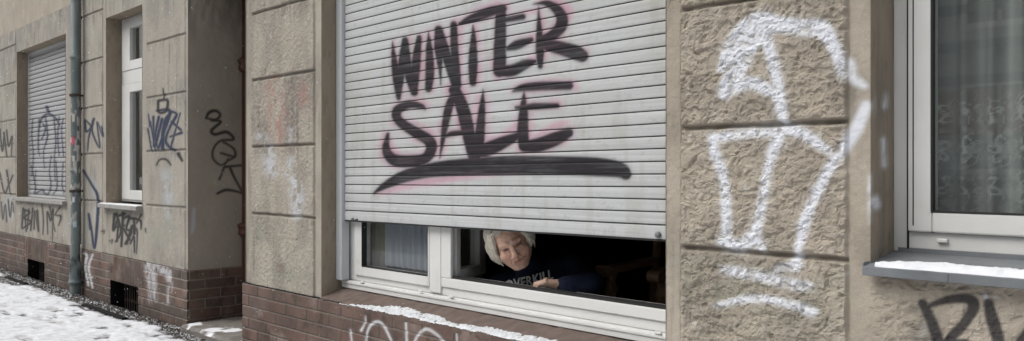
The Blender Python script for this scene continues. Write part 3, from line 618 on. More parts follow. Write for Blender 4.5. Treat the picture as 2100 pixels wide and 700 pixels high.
def shA_paint(px, py, X, Z): return over(np.tile([[.27, .265, .27, .6]], (len(px), 1)), (.03, .035, .06), np.maximum(stroke_mask(px, py, DRIP, 1.8, 1.4)*.9, stroke_mask(px, py, DRIP, 6)*.25))
tag(shutter_mesh(xA0+.03, xA1-.03, .935, TOPW-.02, YA, .052, .012, shA_paint, parent=wA, off_depth=.009, seed=4), 'grey corrugated shutter with black dripping scribble')
MB().box(xA0-.05, xA1+.04, -.045, YA-.014, .868, .908).build('sill', M['sillstone'], wA, bevel=.006)

# narrow window with transom
YC = .135
wc = MB(); ring(wc, xC0, xC1+.0, .935, TOPW-.002, .055, .055, .05, .04, YC, YC+.06)
zt0 = P(262, 172, YC)[1]; zt1 = P(262, 148, YC)[1]
wC = tag(wc.build('window', M['pvc'], bld, bevel=.004), 'narrow tall white window with a transom')
xg = XX(269, YC)
for a, b in ((.955, zt0-.01), (zt1+.01, TOPW-.03)):
    s_ = MB(); ring(s_, xC0+.045, xC1-.03, a, b, xg-xC0-.045, .05, .085, .075, YC-.014, YC+.045); s_.build('sash', M['pvc'], wC, bevel=.004)
    pane(xg-.005, xC1-.07, a+.08, b-.07, YC+.01, M['glass'], wC)
MB().box(xC0+.05, xC1-.05, YC-.008, YC+.05, zt0-.008, zt1+.008).build('transom', M['pvc'], wC, bevel=.004)
MB().box(xC0-.06, xC1+.012, -.06, YC-.001, .880, .918).build('sill', M['sillstone'], wC, bevel=.006)

# right window
YR = .19
wr0 = xR0+.0; gl_x = XX(1914, YR); fx = XX(1862, YR); zgb = P(1914, 434, YR)[1]; zsb = P(1880, 475, YR)[1]; zfb = P(1862, 510, YR)[1]
wr = MB(); wr.box(wr0, fx, YR, YR+.07, zfb-.012, TOPW).box(fx, xR1, YR+.001, YR+.07, zfb, zsb-.001).box(xR1-.07, xR1-.001, YR, YR+.07, zsb, TOPW).box(fx, xR1-.07, YR, YR+.07, TOPW-.07, TOPW-.001)
wR = tag(wr.build('window', M['pvc'], bld, bevel=.004), 'large white window with lace curtain at the right edge')
s_ = MB(); ring(s_, fx+.004, xR1-.075, zsb, TOPW-.075, gl_x-fx-.004, .07, zgb-zsb, .07, YR-.016, YR+.05); s_.build('sash', M['pvc'], wR, bevel=.006)
l_ = MB(); xl = XX(1866, YR-.018); l_.box(fx-.0015, fx+.0035, YR-.006, YR+.01, zfb, TOPW-.01).box(fx+.02, fx+.0235, YR-.0175, YR-.01, zsb+.02, TOPW-.08); l_.build('gasket', M['gasket'], wR)
gk = MB(); ring(gk, gl_x-.003, xR1-.142, zgb-.003, TOPW-.14, .006, .006, .006, .006, YR-.0167, YR+.01); gk.build('gasket', M['gasket'], wR)
pane(gl_x-.006, xR1-.14, zgb-.006, TOPW-.14, YR+.01, M['glass_r'], wR)
x, z = P(1934, 494, YR); MB().box(x-.016, x+.016, YR-.012, YR+.001, z-.006, z+.007).build('drain_cap', M['pvc'], wR, bevel=.003)
# zinc sill: sloping tray with folded front edge
sx0 = XX(1768, -.05); zt = P(1768, 546, -.05)[1]
b = MB(); n = 0
b.v += [(sx0, -.05, zt), (xR1, -.05, zt), (xR1, YR-.001, zt+.03), (sx0, YR-.001, zt+.03), (sx0, -.05, zt-.027), (xR1, -.05, zt-.027), (xR1, -.043, zt-.029), (sx0, -.043, zt-.029), (xR1, YR-.001, zt+.02), (sx0, YR-.001, zt+.02), (xR1, -.043, zt-.006), (sx0, -.043, zt-.006)]
b.f += [(0, 1, 2, 3), (4, 5, 1, 0), (7, 6, 5, 4), (11, 10, 6, 7), (9, 8, 10, 11), (3, 2, 8, 9), (0, 3, 9, 11), (0, 11, 7, 4)]
b.box(sx0, sx0+.004, -.049, .0, zt, zt+.012).box(fx-.03, xR1, YR-.004, YR-.0012, zt+.028, zfb+.003).box(XX(1939, -.052), XX(1944, -.052), -.0525, -.0505, zt-.026, zt-.001)
b.build('sill', M['zinc'], wR, bevel=.0012)
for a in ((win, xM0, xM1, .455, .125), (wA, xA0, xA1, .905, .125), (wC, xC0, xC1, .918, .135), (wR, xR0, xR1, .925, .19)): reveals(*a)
# ------------------------------------------------------------------ entrance: frame, door, step
df = MB(); xf = XX(497, .45)
df.box(xE0, xE0+.07, .435, .56, .02, 2.72).box(xE1-.07, xE1, .435, .56, .02, 2.72).box(xE0+.07, xE1-.07, .435, .56, 2.6, 2.72)
for pyy in (133, 470):
    z = P(500, pyy, .44)[1]; df.tube([(xE0+.035, .44, z-.06), (xE0+.035, .44, z-.035), (xE0+.035, .44, z), (xE0+.035, .44, z+.03), (xE0+.035, .44, z+.05)], [.035, .055, .045, .062, .04], 16)
for s in (-.018, .018): df.tube([(xE0+.035+s, .433, .05), (xE0+.035+s, .433, 2.6)], .012, 8)
df.build('door_frame', M['doorwood'], bld, bevel=.004)
dr = MB().box(xE0+.07, xE1-.07, .49, .54, .06, 2.6)
for z0, z1 in ((.2, .9), (1.05, 1.7), (1.8, 2.45)): ring(dr, xE0+.16, xE1-.16, z0, z1, .03, .03, .03, .03, .475, .49)
door = dr.build('entrance_door', M['doorwood'], bld, bevel=.004)
MB().tube([(xE1-.13, .49, 1.05), (xE1-.13, .43, 1.05), (xE1-.22, .43, 1.05)], .01, 8).build('handle', M['zinc'], door)
st = brick_sheet('x', 0, 1, 0, 1, .5, 0, no_paint)
nx, ny = 140, 90; x = np.linspace(xE0+.01, xE1-.016, nx); y = np.linspace(-.07, .49, ny); Xg, Yg = np.meshgrid(x, y, indexing='ij')
zz = .055+(fbm(Xg, Yg, 9, 4, 14)-.5)*.018-sst(.03, 0, Yg+.07)*.02
tv = np.stack([Xg.ravel(), Yg.ravel(), zz.ravel()], 1); tp = np.zeros((nx*ny, 4))
sn = sst(.66, .8, fbm(Xg, Yg, 7, 4, 15)-(np.abs(Yg-.02-.12*(Xg-xE0))*.9)+.12); tp[:, :3] = (.78, .8, .82); tp[:, 3] = sn.ravel()*.95
z2 = np.linspace(-.03, 1, 12); Xf, Tf = np.meshgrid(x, z2, indexing='ij'); top = zz[:, 0]
Vf = np.stack([Xf.ravel(), (-.07+(fbm(Xf, Tf, 12, 3, 16)-.5)*.012*np.sin(np.clip(Tf, 0, 1)*3.14)).ravel(), (Tf*top[:, None]).ravel()], 1)
grid_obj('doorstep', [(tv, quads(nx, ny), tp), (Vf, quads(nx, 12), np.zeros((len(Vf), 4)))], M['stone'], bld, True)

# ------------------------------------------------------------------ downpipe
xp, yp = P(154.5, 300, -.075)[0], -.075
rs = [(.02, .0475)  , (.12, .0475)  , (.125, .061) , (.15, .061) , (.155, .053) , (P(155, 540, yp)[1], .053) , (P(155, 537, yp)[1], .043) , (1.2, .0415) , (1.205, .0475) , (1.23, .0475) , (1.235, .0415) , (2.3, .0415) , (2.305, .0475) , (2.33, .0475) , (2.335, .0415) , (8.5, .0415) ]
zf = []
for (a, ra), (b_, rb) in zip(rs[:-1], rs[1:]):
    nn = max(1, int((b_-a)/.02) if b_ < 3.2 else 3); zf += [(a+(b_-a)*i/nn, ra+(rb-ra)*i/nn) for i in range(nn)]
zf.append(rs[-1]); zf = np.array(zf); na = 29; an = np.linspace(0, 2*math.pi, na)
Ag, Zg = np.meshgrid(an, zf[:, 0], indexing='ij'); Rg = np.broadcast_to(zf[:, 1], Ag.shape)
PX = xp+np.cos(Ag)*Rg; PY = yp+np.sin(Ag)*Rg; ppx, ppy = topx(PX.ravel(), PY.ravel(), Zg.ravel())
pt = np.zeros((PX.size, 4)); nn = fbm(Ag.ravel()*.06, Zg.ravel(), 14, 4, 33)
pt = over(pt, (.55, .54, .5), sst(.56, .66, nn)*sst(180, 240, ppy)*sst(480, 420, ppy)*.8)
pt = over(pt, (.03, .04, .045), sst(.62, .7, fbm(Ag.ravel()*.05, Zg.ravel(), 9, 3, 35))*sst(430, 470, ppy)*.8)
for a, b_, c, d_, col in ((147, 153, 282, 296, (.55, .09, .16)), (147, 154, 404, 418, (.66, .66, .66)), (148, 153, 232, 250, (.6, .58, .5)), (149, 158, 455, 468, (.45, .55, .6)), (148, 154, 318, 334, (.62, .6, .56))):
    pt = over(pt, col, ((ppx > a) & (ppx < b_) & (ppy > c) & (ppy < d_) & (PY.ravel() < yp)).astype(float)*.9)
dp = tag(grid_obj('downpipe', [(np.stack([PX.ravel(), PY.ravel(), Zg.ravel()], 1), quads(na, len(zf)), pt)], M['pipe'], bld, True), 'grey-green rain pipe with scraped stickers')
for z in (1.02, 1.95, 2.9):
    MB().tube([(xp, yp, z-.012), (xp, yp, z+.012)], .053, 20).box(xp-.008, xp+.008, yp+.04, .0, z-.008, z+.008).build('pipe_clamp', M['iron'], dp)
MB().box(XX(166), XX(168), -.012, -.0, .5, 2.9).build('cable', M['iron'], bld)

# ------------------------------------------------------------------ rooms behind the windows (closed boxes)
def room(x0, x1, y0, y1, z0, z1, name='room_shell', holes=(), m=None):
    b = MB(); t = .05
    b.box(x0-t, x0, y0, y1, z0, z1).box(x1, x1+t, y0, y1, z0, z1).box(x0-t, x1+t, y1, y1+t, z0, z1).box(x0-t, x1+t, y0, y1+t, z0-t, z0).box(x0-t, x1+t, y0, y1+t, z1, z1+t)
    hx0, hx1, hz0, hz1 = holes; f = y0; g = y0-t
    b.box(x0-t, hx0, g, f, z0-t, z1+t).box(hx1, x1+t, g, f, z0-t, z1+t).box(hx0, hx1, g, f, z0-t, hz0).box(hx0, hx1, g, f, hz1, z1+t)
    return b.build(name, m or M['dark'], bld)
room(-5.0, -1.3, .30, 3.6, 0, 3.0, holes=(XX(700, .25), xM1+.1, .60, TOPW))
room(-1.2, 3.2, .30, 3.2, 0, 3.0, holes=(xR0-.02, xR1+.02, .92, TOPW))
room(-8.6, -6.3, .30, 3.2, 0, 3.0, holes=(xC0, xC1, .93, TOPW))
MB().box(XX(910, .25), xM1+.1, YF+.071, .34, .615, .640).build('window_board', M['pvc'], win, bevel=.004)
MB().box(-24, 4, 3.9, 4.0, 0, 9).box(-24, 4, .02, 4, 9.0, 9.1).box(-24.1, -24, 0, 4, 0, 9.1).box(4, 4.1, 0, 4, 0, 9.1).build('rear_wall', M['plaster_reveal'], bld)

# ------------------------------------------------------------------ curtains
def curtain(x0, x1, Y, z0, z1, amp, wl, m, dx=.006, lace=False, seed=0, dz=.02):
    nx = int((x1-x0)/dx)+2; nz = int((z1-z0)/dz)+2; x = np.linspace(x0, x1, nx); z = np.linspace(z0, z1, nz)
    X, Z = np.meshgrid(x, z, indexing='ij'); ph = X/wl*2*math.pi+4*fbm(X, Z*.12, 3, 2, seed)
    Yg = Y+amp*np.sin(ph)+amp*.5*np.sin(ph*.43+1)
    X2 = X; X = X.ravel(); Zf = Z.ravel(); pt = np.zeros((X.size, 4)); pt[:, 3] = .40+.45*(np.abs(np.sin(ph*.5+.4))**1.5).ravel()
    if lace:
        cell = .10; row = np.floor((Zf-z0)/.125); xo = X/cell+.5*(row % 2)+.12*hsh(row, row*0, 3); cx = (xo-np.floor(xo)-.5)*cell; czz = ((Zf-z0)/.125-row-.5)*.125
        r = np.hypot(cx, czz); th = np.arctan2(czz, cx)
        flo = sst(.006, .002, np.abs(r-.031*(1+.40*np.cos(5*th+row*2))))+sst(.004, .001, np.abs(r-.012))*.8+sst(.01, .004, np.abs(np.sin(th*3+r*90))*r)*sst(.075, .05, r)*.5
        leaf = sst(.55, .62, np.abs(fbm(X*1.2, Zf, 26, 2, 5)*2-1+.45*np.sin(X*60+Zf*40)))*.6
        top = sst(1.50, 1.42, Zf+.02*np.sin(X*40))
        pt[:, 3] = np.clip(pt[:, 3]+(np.clip(flo, 0, 1)*.8+leaf*.3)*top, 0, .95)
    return (np.stack([X, Yg.ravel(), Zf], 1), quads(nx, nz), pt)
netR = net_mat('lace_net', (.78, .82, .82), .4, True)
cu = grid_obj('lace_curtain', [curtain(xR0-.0, xR1+.05, .345, .60, 2.6, .026, .085, netR, .004, True, 3, .005)], netR, None, True)
tag(cu, 'grey pleated lace curtain with flower pattern behind the right-hand window', 'curtain')
netL = net_mat('white_net', (.50, .56, .64), .8)
cu = grid_obj('net_curtain', [curtain(XX(791, .26), XX(900, .26), .262, .655, 2.6, .008, .055, netL, .005, False, 5)], netL, None, True)
tag(cu, 'white net curtain behind the small left pane of the wide window', 'curtain')
mg = varied('green_drape', (.16, .16, .10), (.23, .225, .15), 20, .9)
cu = grid_obj('drape', [curtain(XX(715, .27), XX(792, .27), .275, .60, 2.6, .012, .05, mg, .006, False, 8)], mg, None, True)
tag(cu, 'olive drape at the left end of the wide window beside the white net curtain', 'curtain')
cu = grid_obj('drape', [curtain(XX(890, .62), XX(986, .62), .62, .30, 2.6, .014, .06, mg, .006, False, 18)], mg, None, True)
tag(cu, 'dim olive drape seen through the swung-in sash, to the left of the woman', 'curtain')
gn = varied('grey_net', (.10, .10, .09), (.17, .17, .155), 20, .9)
cu = grid_obj('striped_curtain', [curtain(xC0-.1, xC1+.15, .26, .6, 2.6, .012, .05, gn, .006, False, 9)], gn, None, True)
tag(cu, 'grey pleated curtain inside the narrow window with the transom', 'curtain')

# ------------------------------------------------------------------ ground
gx0, gx1, gy0, gy1 = -13.5, -4.2, -3.2, -.0
def ground_piece(x0, x1, y0, y1, d, lift=0):
    nx = int((x1-x0)/d)+2; ny = int((y1-y0)/d)+2; x = np.linspace(x0, x1, nx); y = np.linspace(y0, y1, ny); X, Y = np.meshgrid(x, y, indexing='ij'); X = X.ravel(); Y = Y.ravel()
    edge = -.17-.10*(fbm(X, Y*0, 1.6, 3, 3)-.5)*2-.05*(fbm(X, Y, 14, 3, 5)-.5)*2
    for a, b_ in ((CE[1][0]-.15, CE[1][1]+.25), (CE[0][0]-.2, CE[0][1]+.1)): edge = edge-.12*sst(a-.1, a+.05, X)*sst(b_+.1, b_-.05, X)
    edge = edge-.06*sst(xE0-.3, xE0, X)
    s = sst(-.012, .02, edge-Y)
    n = fbm(X, Y, 3.2, 4, 7); n2 = fbm(X*1.4, Y*1.0, 13, 3, 9)
    # trodden snow: hollows and small crumbs
    z = s*(.016+.016*(n-.5)+.012*(n2-.5)+.008*(fbm(X, Y, 38, 3, 10)-.5)-.014*sst(.5, .68, fbm(X*.8, Y*1.6, 7, 5, 15)))-(1-s)*0
    z = z+(1-s)*((fbm(X, Y, 28, 3, 12)-.4)*.022)
    thin = sst(.5, .68, fbm(X*.8, Y*1.6, 7, 5, 15))*.32+sst(.52, .7, fbm(X*2, Y*2, 16, 4, 18))*.25
    joint = sst(.012, .004, np.abs(((X+.3)/.9-np.round((X+.3)/.9))*.9+.04*(n2-.5)))*.25*sst(.5, .6, n)
    pt = np.zeros((X.size, 4)); pt[:, :3] = np.array([.70, .72, .75])*(.86+.28*n2)[:, None]; 
    dark = np.clip(thin+joint, 0, .8)
    pt[:, :3] = pt[:, :3]*(1-dark[:, None])+np.array([.30, .29, .28])*dark[:, None]
    pt[:, 3] = s*sst(-.002, .004, z)
    cr = sst(.62, .68, fbm(X, Y, 55, 2, 17))*(1-s)*sst(-.35, -.1, Y*0+edge-Y+.05); pt[:, 3] = np.maximum(pt[:, 3], cr*.8)
    return np.stack([X, Y, z+lift], 1), quads(nx, ny), pt
mgd = varied('wet_grit_pavement', (.035, .032, .028), (.085, .075, .065), 25, .85, 80, .008, (1, 1, 1), True, .3)
grid_obj('pavement', [ground_piece(gx0, gx1, gy0, gy1, .014)], mgd, None, True)['kind'] = 'structure'
b = MB()
b.box(-60, gx0, -4.2, -.0, -.2, .012).box(gx1, 30, -4.2, -.0, -.2, .012).box(gx0, gx1, -4.2, gy0, -.2, .012)
tag(b.build('pavement_far', M['snow']), kind='structure').name = 'snowy_pavement'
tag(MB().box(-80, 60, -60, -4.35, -.3, -.11).build('road', varied('slushy_asphalt', (.06, .06, .06), (.3, .31, .32), 1.5, .7, 20, .01)), kind='structure')
tag(MB().box(-60, 30, -4.35, -4.201, -.3, .015).build('kerb', M['sillstone'], bevel=.01), kind='structure')
tag(MB().box(-200, 200, -200, 200, -.6, -.35).build('ground', M['snow']), kind='structure')
# frame slabs in front of the cellar openings
for x0, x1, z0, z1 in CE:
    pass
b = MB(); b.box(CE[1][0]-.12, CE[1][1]+.2, -.22, -.165, -.02, .018).box(CE[0][0]-.1, CE[0][1]+.02, -.22, -.17, -.02, .018)
tag(b.build('cellar_kerb', M['stone'], bevel=.005), kind='structure')
# grit, leaves and crumbs of snow along the foot of the wall
def scatter(name, n, ymin, ymax, smin, smax, m, label, cat, seed):
    r = random.Random(seed); V = []; Fc = []
    for i in range(n):
        x = r.uniform(-12.4, -4.9); y = -abs(r.gauss(0, 1))*(ymax-ymin)-ymin; s = r.uniform(smin, smax)*(1 if r.random() < .9 else 1.8)
        if xE0+.0 < x < xE1 and y > -.08: continue
        if x > xE1 and y > -.03: y -= .04
        n0 = len(V); ring_ = 5
        for k in range(ring_): a = k*6.283/ring_+r.random(); V.append((x+math.cos(a)*s*r.uniform(.6, 1.2), y+math.sin(a)*s*r.uniform(.5, 1), r.uniform(0, .006)))
        V.append((x+r.uniform(-.3, .3)*s, y, s*r.uniform(.5, .9)+.006))
        Fc += [(n0+k, n0+(k+1) % ring_, n0+ring_) for k in range(ring_)]
    return tag(obj(name, V, Fc, m), label, cat, kind='stuff')
scatter('grit', 2200, .0, .10, .003, .009, varied('dark_grit', (.02, .018, .015), (.07, .055, .045), 60, .9), 'dark grit and rotten leaves along the foot of the wall', 'grit', 3)
scatter('snow_crumbs', 700, .04, .14, .002, .008, M['snow'], 'crumbs of old snow scattered between the wall and the pavement', 'snow', 5)
# pebbly dirt strip at the foot of the near wall
# ------------------------------------------------------------------ snow lying on ledges
def snow_strip(name, pts_fn, n, label, width_fn, h, seed, z_fn=None, x0=0, x1=1):
    r = np.random.RandomState(seed); nx = n; nw = 9; V = []; 
    xs = np.linspace(x0, x1, nx)
    for i, x in enumerate(xs):
        y0, y1, z0, z1 = width_fn(x)
        for k in range(nw):
            t = k/(nw-1); lump = math.sin(math.pi*t)**.6
            V.append((x, y0+(y1-y0)*t, z0+(z1-z0)*t+h*lump*(.5+fbm(np.array([x]), np.array([t*.3]), 45, 3, seed)[0])-.001))
    q = [tuple(int(a) for a in r_) for r_ in quads(nx, nw)]
    return tag(obj(name, V, q, M['snow'], None, True), label, 'snow', kind='stuff')
def ledge_snow():
    nx, nw = 1500, 26; x = np.linspace(XX(703), xM1-.01, nx); t = np.linspace(0, 1, nw); X, T = np.meshgrid(x, t, indexing='ij'); X = X.ravel(); T = T.ravel()
    g = sst(0, .35, X-XX(703)); wid = (.10+.42*g)*(.35+1.2*fbm(X, X*0, 4, 4, 2)); y = -.024+.012*(fbm(X, X*0, 30, 3, 6)-.5)+T*.13
    prof = sst(-.06, .06, T)*sst(wid+.12, wid-.18, T); m = prof*(.35+1.1*fbm(X, y, 38, 4, 3))*(.5+.8*fbm(X, y, 120, 2, 13))
    zl = .456+(y+.022)/(YF+.042)*.056
    return np.stack([X, y, zl+.013*(m-.40)], 1), [tuple(int(a) for a in q) for q in quads(nx, nw)]
lv, lq = ledge_snow()
tag(obj('ledge_snow', lv, lq, varied('old_snow', (.50, .51, .52), (.72, .74, .76), 30, .8, 90, .006, (1, 1, 1), False, .1), None, True), 'ragged dusting of snow on the brick ledge under the wide window', 'snow', kind='stuff')
def sn2(x):
    a = fbm(np.array([x]), np.array([.2]), 12, 4, 12)[0]; b_ = fbm(np.array([x]), np.array([.9]), 30, 4, 16)[0]
    g = min(1, max(0, (x-sx0-.03)/.12)); y0 = -.047+.006*b_; y1 = y0+.02+.075*g*(.5+a)
    k = .03/(YR+.049); return y0, y1, zt+(y0+.05)*k, zt+(y1+.05)*k
snow_strip('sill_snow', None, 420, 'strip of snow on the grey metal sill of the right-hand window', sn2, .014, 9, x0=sx0+.035, x1=xR1)
def sn3(x): return -.055, .06, .918, .919
snow_strip('sill_snow', None, 120, 'thin snow on the stone sill of the narrow window', sn3, .006, 19, x0=xC0-.05, x1=xC1)

# ------------------------------------------------------------------ the building across the street (seen mirrored in the panes)
ob = tag(empty('opposite_building', (-3, -14, 0)), 'grey terraced house with red brick band across the street, mirrored in the right-hand window', 'building')
opl = varied('opposite_plaster', (.34, .36, .36), (.45, .47, .47), .8, .9)
MB().box(-34, 24, -22, -14, -.1, 9.2).build('wall', opl, ob)
orb = varied('opposite_brick', (.22, .07, .05), (.3, .1, .075), 3, .85)
MB().box(-34, 24, -13.99, -13.9, 1.9, 2.75).build('brick_band', orb, ob)
c_ = MB()
for z in (.9, 2.85, 3.5, 4.2, 7.4, 9.0): c_.box(-34, 24, -13.99, -13.75, z, z+.16)
c_.build('cornice', mat('opposite_trim', (.08, .09, .09), .8), ob)
for fl_ in range(3):
    for k in range(16):
        x = -32+k*3.4; z = 1.15+fl_*2.75
        wn = MB(); ring(wn, x, x+1.3, z, z+1.75, .1, .1, .1, .1, -13.985, -13.88); wn.box(x+.62, x+.68, -13.98, -13.89, z+.1, z+1.65)
        o_ = wn.build('window', M['pvc'], ob); MB().box(x+.1, x+1.2, -13.97, -13.95, z+.1, z+1.65).build('pane', mat('dark_pane', (.03, .035, .04), .1) if 'dark_pane' not in bpy.data.materials else bpy.data.materials['dark_pane'], o_)
MB().box(-34.3, 24.3, -22.3, -13.6, 9.2, 9.5).build('roof', M['zinc'], ob)

# ------------------------------------------------------------------ armchair inside the dark room
def lathe_pts(p, prof): return [Vector(p)+Vector((0, 0, z)) for z, r in prof], [r for z, r in prof]
ac = tag(empty('armchair', (-2.4, .93, 0)), 'carved wooden armchair standing in the dark room behind the open window', 'chair')
PROF = [(0, .018), (.04, .028), (.08, .02), (.2, .024), (.32, .032), (.36, .02), (.4, .034), (.46, .034)]
PRO2 = [(.46, .034), (.5, .03), (.53, .018), (.56, .026), (.6, .038), (.64, .024), (.66, .03), (.68, .04)]
ax0, ax1, ay0, ay1 = XX(1252, .74), XX(1359, .74), .74, 1.12
for x in (ax0, ax1):
    for y in (ay0, ay1):
        p, r_ = lathe_pts((x, y, 0), PROF); MB().tube(p, r_, 12).build('leg', M['wood'], ac, True)
MB().box(ax0-.04, ax1+.04, ay0-.04, ay1+.04, .42, .47).build('seat', M['wood'], ac, bevel=.01)
for x in (ax0, ax1):
    p, r_ = lathe_pts((x, ay0, 0), PRO2); m_ = MB().tube(p, r_, 12)
    m_.obox((x, ay0-.07, .70), (x, ay1, .72), (.035, 0, 0), (0, 0, .018)).tube([(x-.036, ay0-.06, .70), (x+.036, ay0-.06, .70)], .03, 14)
    m_.build('armrest', M['wood'], ac)
bk = MB()
for x in (ax0, ax1): bk.tube([(x, ay1, .47), (x, ay1+.04, .8), (x, ay1+.1, 1.15)], [.028, .024, .02], 10)
bk.box(ax0, ax1, ay1+.07, ay1+.11, 1.02, 1.14).box(ax0, ax1, ay1+.02, ay1+.05, .62, .68)
for i in range(1, 5): x = ax0+(ax1-ax0)*i/5; bk.tube([(x, ay1+.03, .66), (x, ay1+.09, 1.04)], .012, 8)
bk.build('backrest', M['wood'], ac)

# ------------------------------------------------------------------ the woman leaning at the window (smoothly blended solid figure)
class Field:
    def __init__(s, lo, hi, h):
        s.lo = np.array(lo, float); s.h = h; s.n = np.ceil((np.array(hi)-s.lo)/h).astype(int)+1
        s.d = np.full(s.n, .5, np.float32)
    def _sub(s, lo, hi):
        a = np.clip(np.floor((np.array(lo)-s.lo)/s.h).astype(int), 0, s.n); b = np.clip(np.ceil((np.array(hi)-s.lo)/s.h).astype(int)+1, 0, s.n)
        sl = tuple(slice(i, j) for i, j in zip(a, b))
        g = np.meshgrid(*[s.lo[k]+np.arange(a[k], b[k])*s.h for k in range(3)], indexing='ij'); return sl, g
    def _mix(s, sl, d, k, sub):
        o = s.d[sl]
        if sub: d = -d; hh = np.clip(.5+.5*(d-o)/k, 0, 1) ; s.d[sl] = o+(d-o)*hh+k*hh*(1-hh)
        else: hh = np.clip(.5+.5*(o-d)/k, 0, 1); s.d[sl] = o+(d-o)*hh-k*hh*(1-hh)
    def cap(s, a, b, ra, rb, k=.01, sub=False):
        a = np.array(a, float); b = np.array(b, float); m = max(ra, rb)+3*k+.02
        sl, (X, Y, Z) = s._sub(np.minimum(a, b)-m, np.maximum(a, b)+m); v = b-a; l2 = v@v+1e-12
        t = np.clip(((X-a[0])*v[0]+(Y-a[1])*v[1]+(Z-a[2])*v[2])/l2, 0, 1)
        d = np.sqrt((X-a[0]-t*v[0])**2+(Y-a[1]-t*v[1])**2+(Z-a[2]-t*v[2])**2)-(ra+(rb-ra)*t); s._mix(sl, d, k, sub)
    def ell(s, c, ax, r, k=.01, sub=False):
        c = np.array(c, float); m = max(r)+3*k+.02; sl, (X, Y, Z) = s._sub(c-m, c+m)
        P_ = np.stack([X-c[0], Y-c[1], Z-c[2]], -1); q = P_@np.array(ax).T/np.array(r)
        l = np.linalg.norm(q, axis=-1); l2 = np.linalg.norm(q/np.array(r), axis=-1)+1e-9; s._mix(sl, l*(l-1)/l2, k, sub)
    def mesh(s):
        d = s.d; sg = d < 0; n = d.shape
        c = [sg[i:n[0]-1+i, j:n[1]-1+j, k:n[2]-1+k] for i in (0, 1) for j in (0, 1) for k in (0, 1)]
        al = c[0].copy(); an_ = c[0].copy()
        for q in c[1:]: al &= q; an_ |= q
        act = an_ & ~al; idx = np.argwhere(act); vid = np.full(act.shape, -1, np.int64); vid[act] = np.arange(len(idx))
        acc = np.zeros((len(idx), 3)); cnt = np.zeros(len(idx)); off = np.array([(i, j, k) for i in (0, 1) for j in (0, 1) for k in (0, 1)])
        for a in range(8):
            for b in range(a+1, 8):
                if abs(off[a]-off[b]).sum() != 1: continue
                pa = idx+off[a]; pb = idx+off[b]; da = d[tuple(pa.T)]; db = d[tuple(pb.T)]; m = (da < 0) != (db < 0)
                t = da[m]/(da[m]-db[m]); acc[m] += off[a]+(off[b]-off[a])*t[:, None]; cnt[m] += 1
        V = s.lo+(idx+acc/cnt[:, None])*s.h; Q = []
        for ax in range(3):
            sl0 = [slice(None)]*3; sl1 = [slice(None)]*3; sl0[ax] = slice(0, -1); sl1[ax] = slice(1, None)
            cr = sg[tuple(sl0)] != sg[tuple(sl1)]; e = np.argwhere(cr); o1, o2 = [(1, 2), (2, 0), (0, 1)][ax]
            e = e[(e[:, o1] > 0) & (e[:, o2] > 0) & (e[:, o1] < n[o1]-1) & (e[:, o2] < n[o2]-1)]
            u = np.zeros(3, int); u[o1] = 1; v = np.zeros(3, int); v[o2] = 1
            q = np.stack([vid[tuple((e-u-v).T)], vid[tuple((e-v).T)], vid[tuple(e.T)], vid[tuple((e-u).T)]], 1)
            ins = sg[tuple(e.T)]; q[~ins] = q[~ins][:, ::-1]; Q.append(q)
        return V, np.concatenate(Q)
def nz(v): v = np.array(v, float); return v/np.linalg.norm(v)
camp = np.array([0, -D, H]); hc = np.array(PV(1048, 497, .275)); HS_ = 1.08
tc = nz(camp-hc); up = nz(np.array([0, 0, 1])-tc*tc[2]); ri = np.cross(up, tc)        # image right as the street side sees it
yaw, pit, rol = R(5), R(-22), R(24)
fw = nz(tc*math.cos(yaw)*math.cos(pit)+ri*math.sin(yaw)+up*math.sin(pit))
u0 = up*math.cos(rol)-ri*math.sin(rol); hu = nz(u0-fw*(u0@fw)); hx = np.cross(hu, fw)*1.0
if hx@ri < 0: hx = -hx
HA = np.stack([hx, fw, hu])      # rows: local x (image right), forward, up
def hl(x, y, z): return hc+(hx*x+fw*y+hu*z)*HS_
neck = PV(1090, 556, .47); neck = np.array(neck)
shL = np.array(PV(1180, 548, .55)); shR = np.array(PV(1022, 590, .50)); pel = np.array([-2.98, 1.0, .53]); chest = (shL+shR)/2+np.array([0, .06, -.10])
hand = np.array(PV(1127, 585, .275)); wrist = hand+np.array([.058, .048, .0]); elL = np.array(PV(1215, 600, .42)); elL[2] = .668; elR = np.array([-3.3, .66, .56])
wrR = np.array([-3.0, .64, .60]); 
def torso(f, g, k=.05, arms=True):
    f.cap(pel, chest, .145+g, .135+g, k); f.cap(pel-np.array([.07, 0, 0]), pel+np.array([.07, 0, 0]), .13+g, .13+g, k)
    f.cap(shR*.75+chest*.25, shL*.75+chest*.25, .088+g, .088+g, k); f.cap(chest-np.array([.06, .02, .04]), chest+np.array([.08, -.02, 0]), .12+g, .125+g, k)
    for sh_, el, wr_ in ((shL, elL, wrist), (shR, elR, wrR)):
        f.cap(sh_, el, .056+g, .043+g, .03); f.cap(el, wr_, .042+g, .028+g, .018)
def legs(f, g, k=.03):
    for s in (-1, 1):
        hp_ = pel+np.array([s*.09, -.02, -.02]); kn = np.array([pel[0]+s*.11, .60, .50]); an_ = np.array([pel[0]+s*.11, .66, .10])
        f.cap(hp_, kn, .082+g, .058+g, k); f.cap(kn, an_, .056+g, .038+g, .02)
        if g < .005: f.cap(an_+np.array([0, .03, -.05]), an_+np.array([0, -.12, -.065]), .036, .028, .02)
f = Field((-3.5, .12, 0), (-2.1, 1.22, 1.0), .0035)
torso(f, 0, arms=False); legs(f, 0)
f.cap(neck+np.array([0, .05, -.06]), hl(0, -.035, -.05), .058, .052, .02)
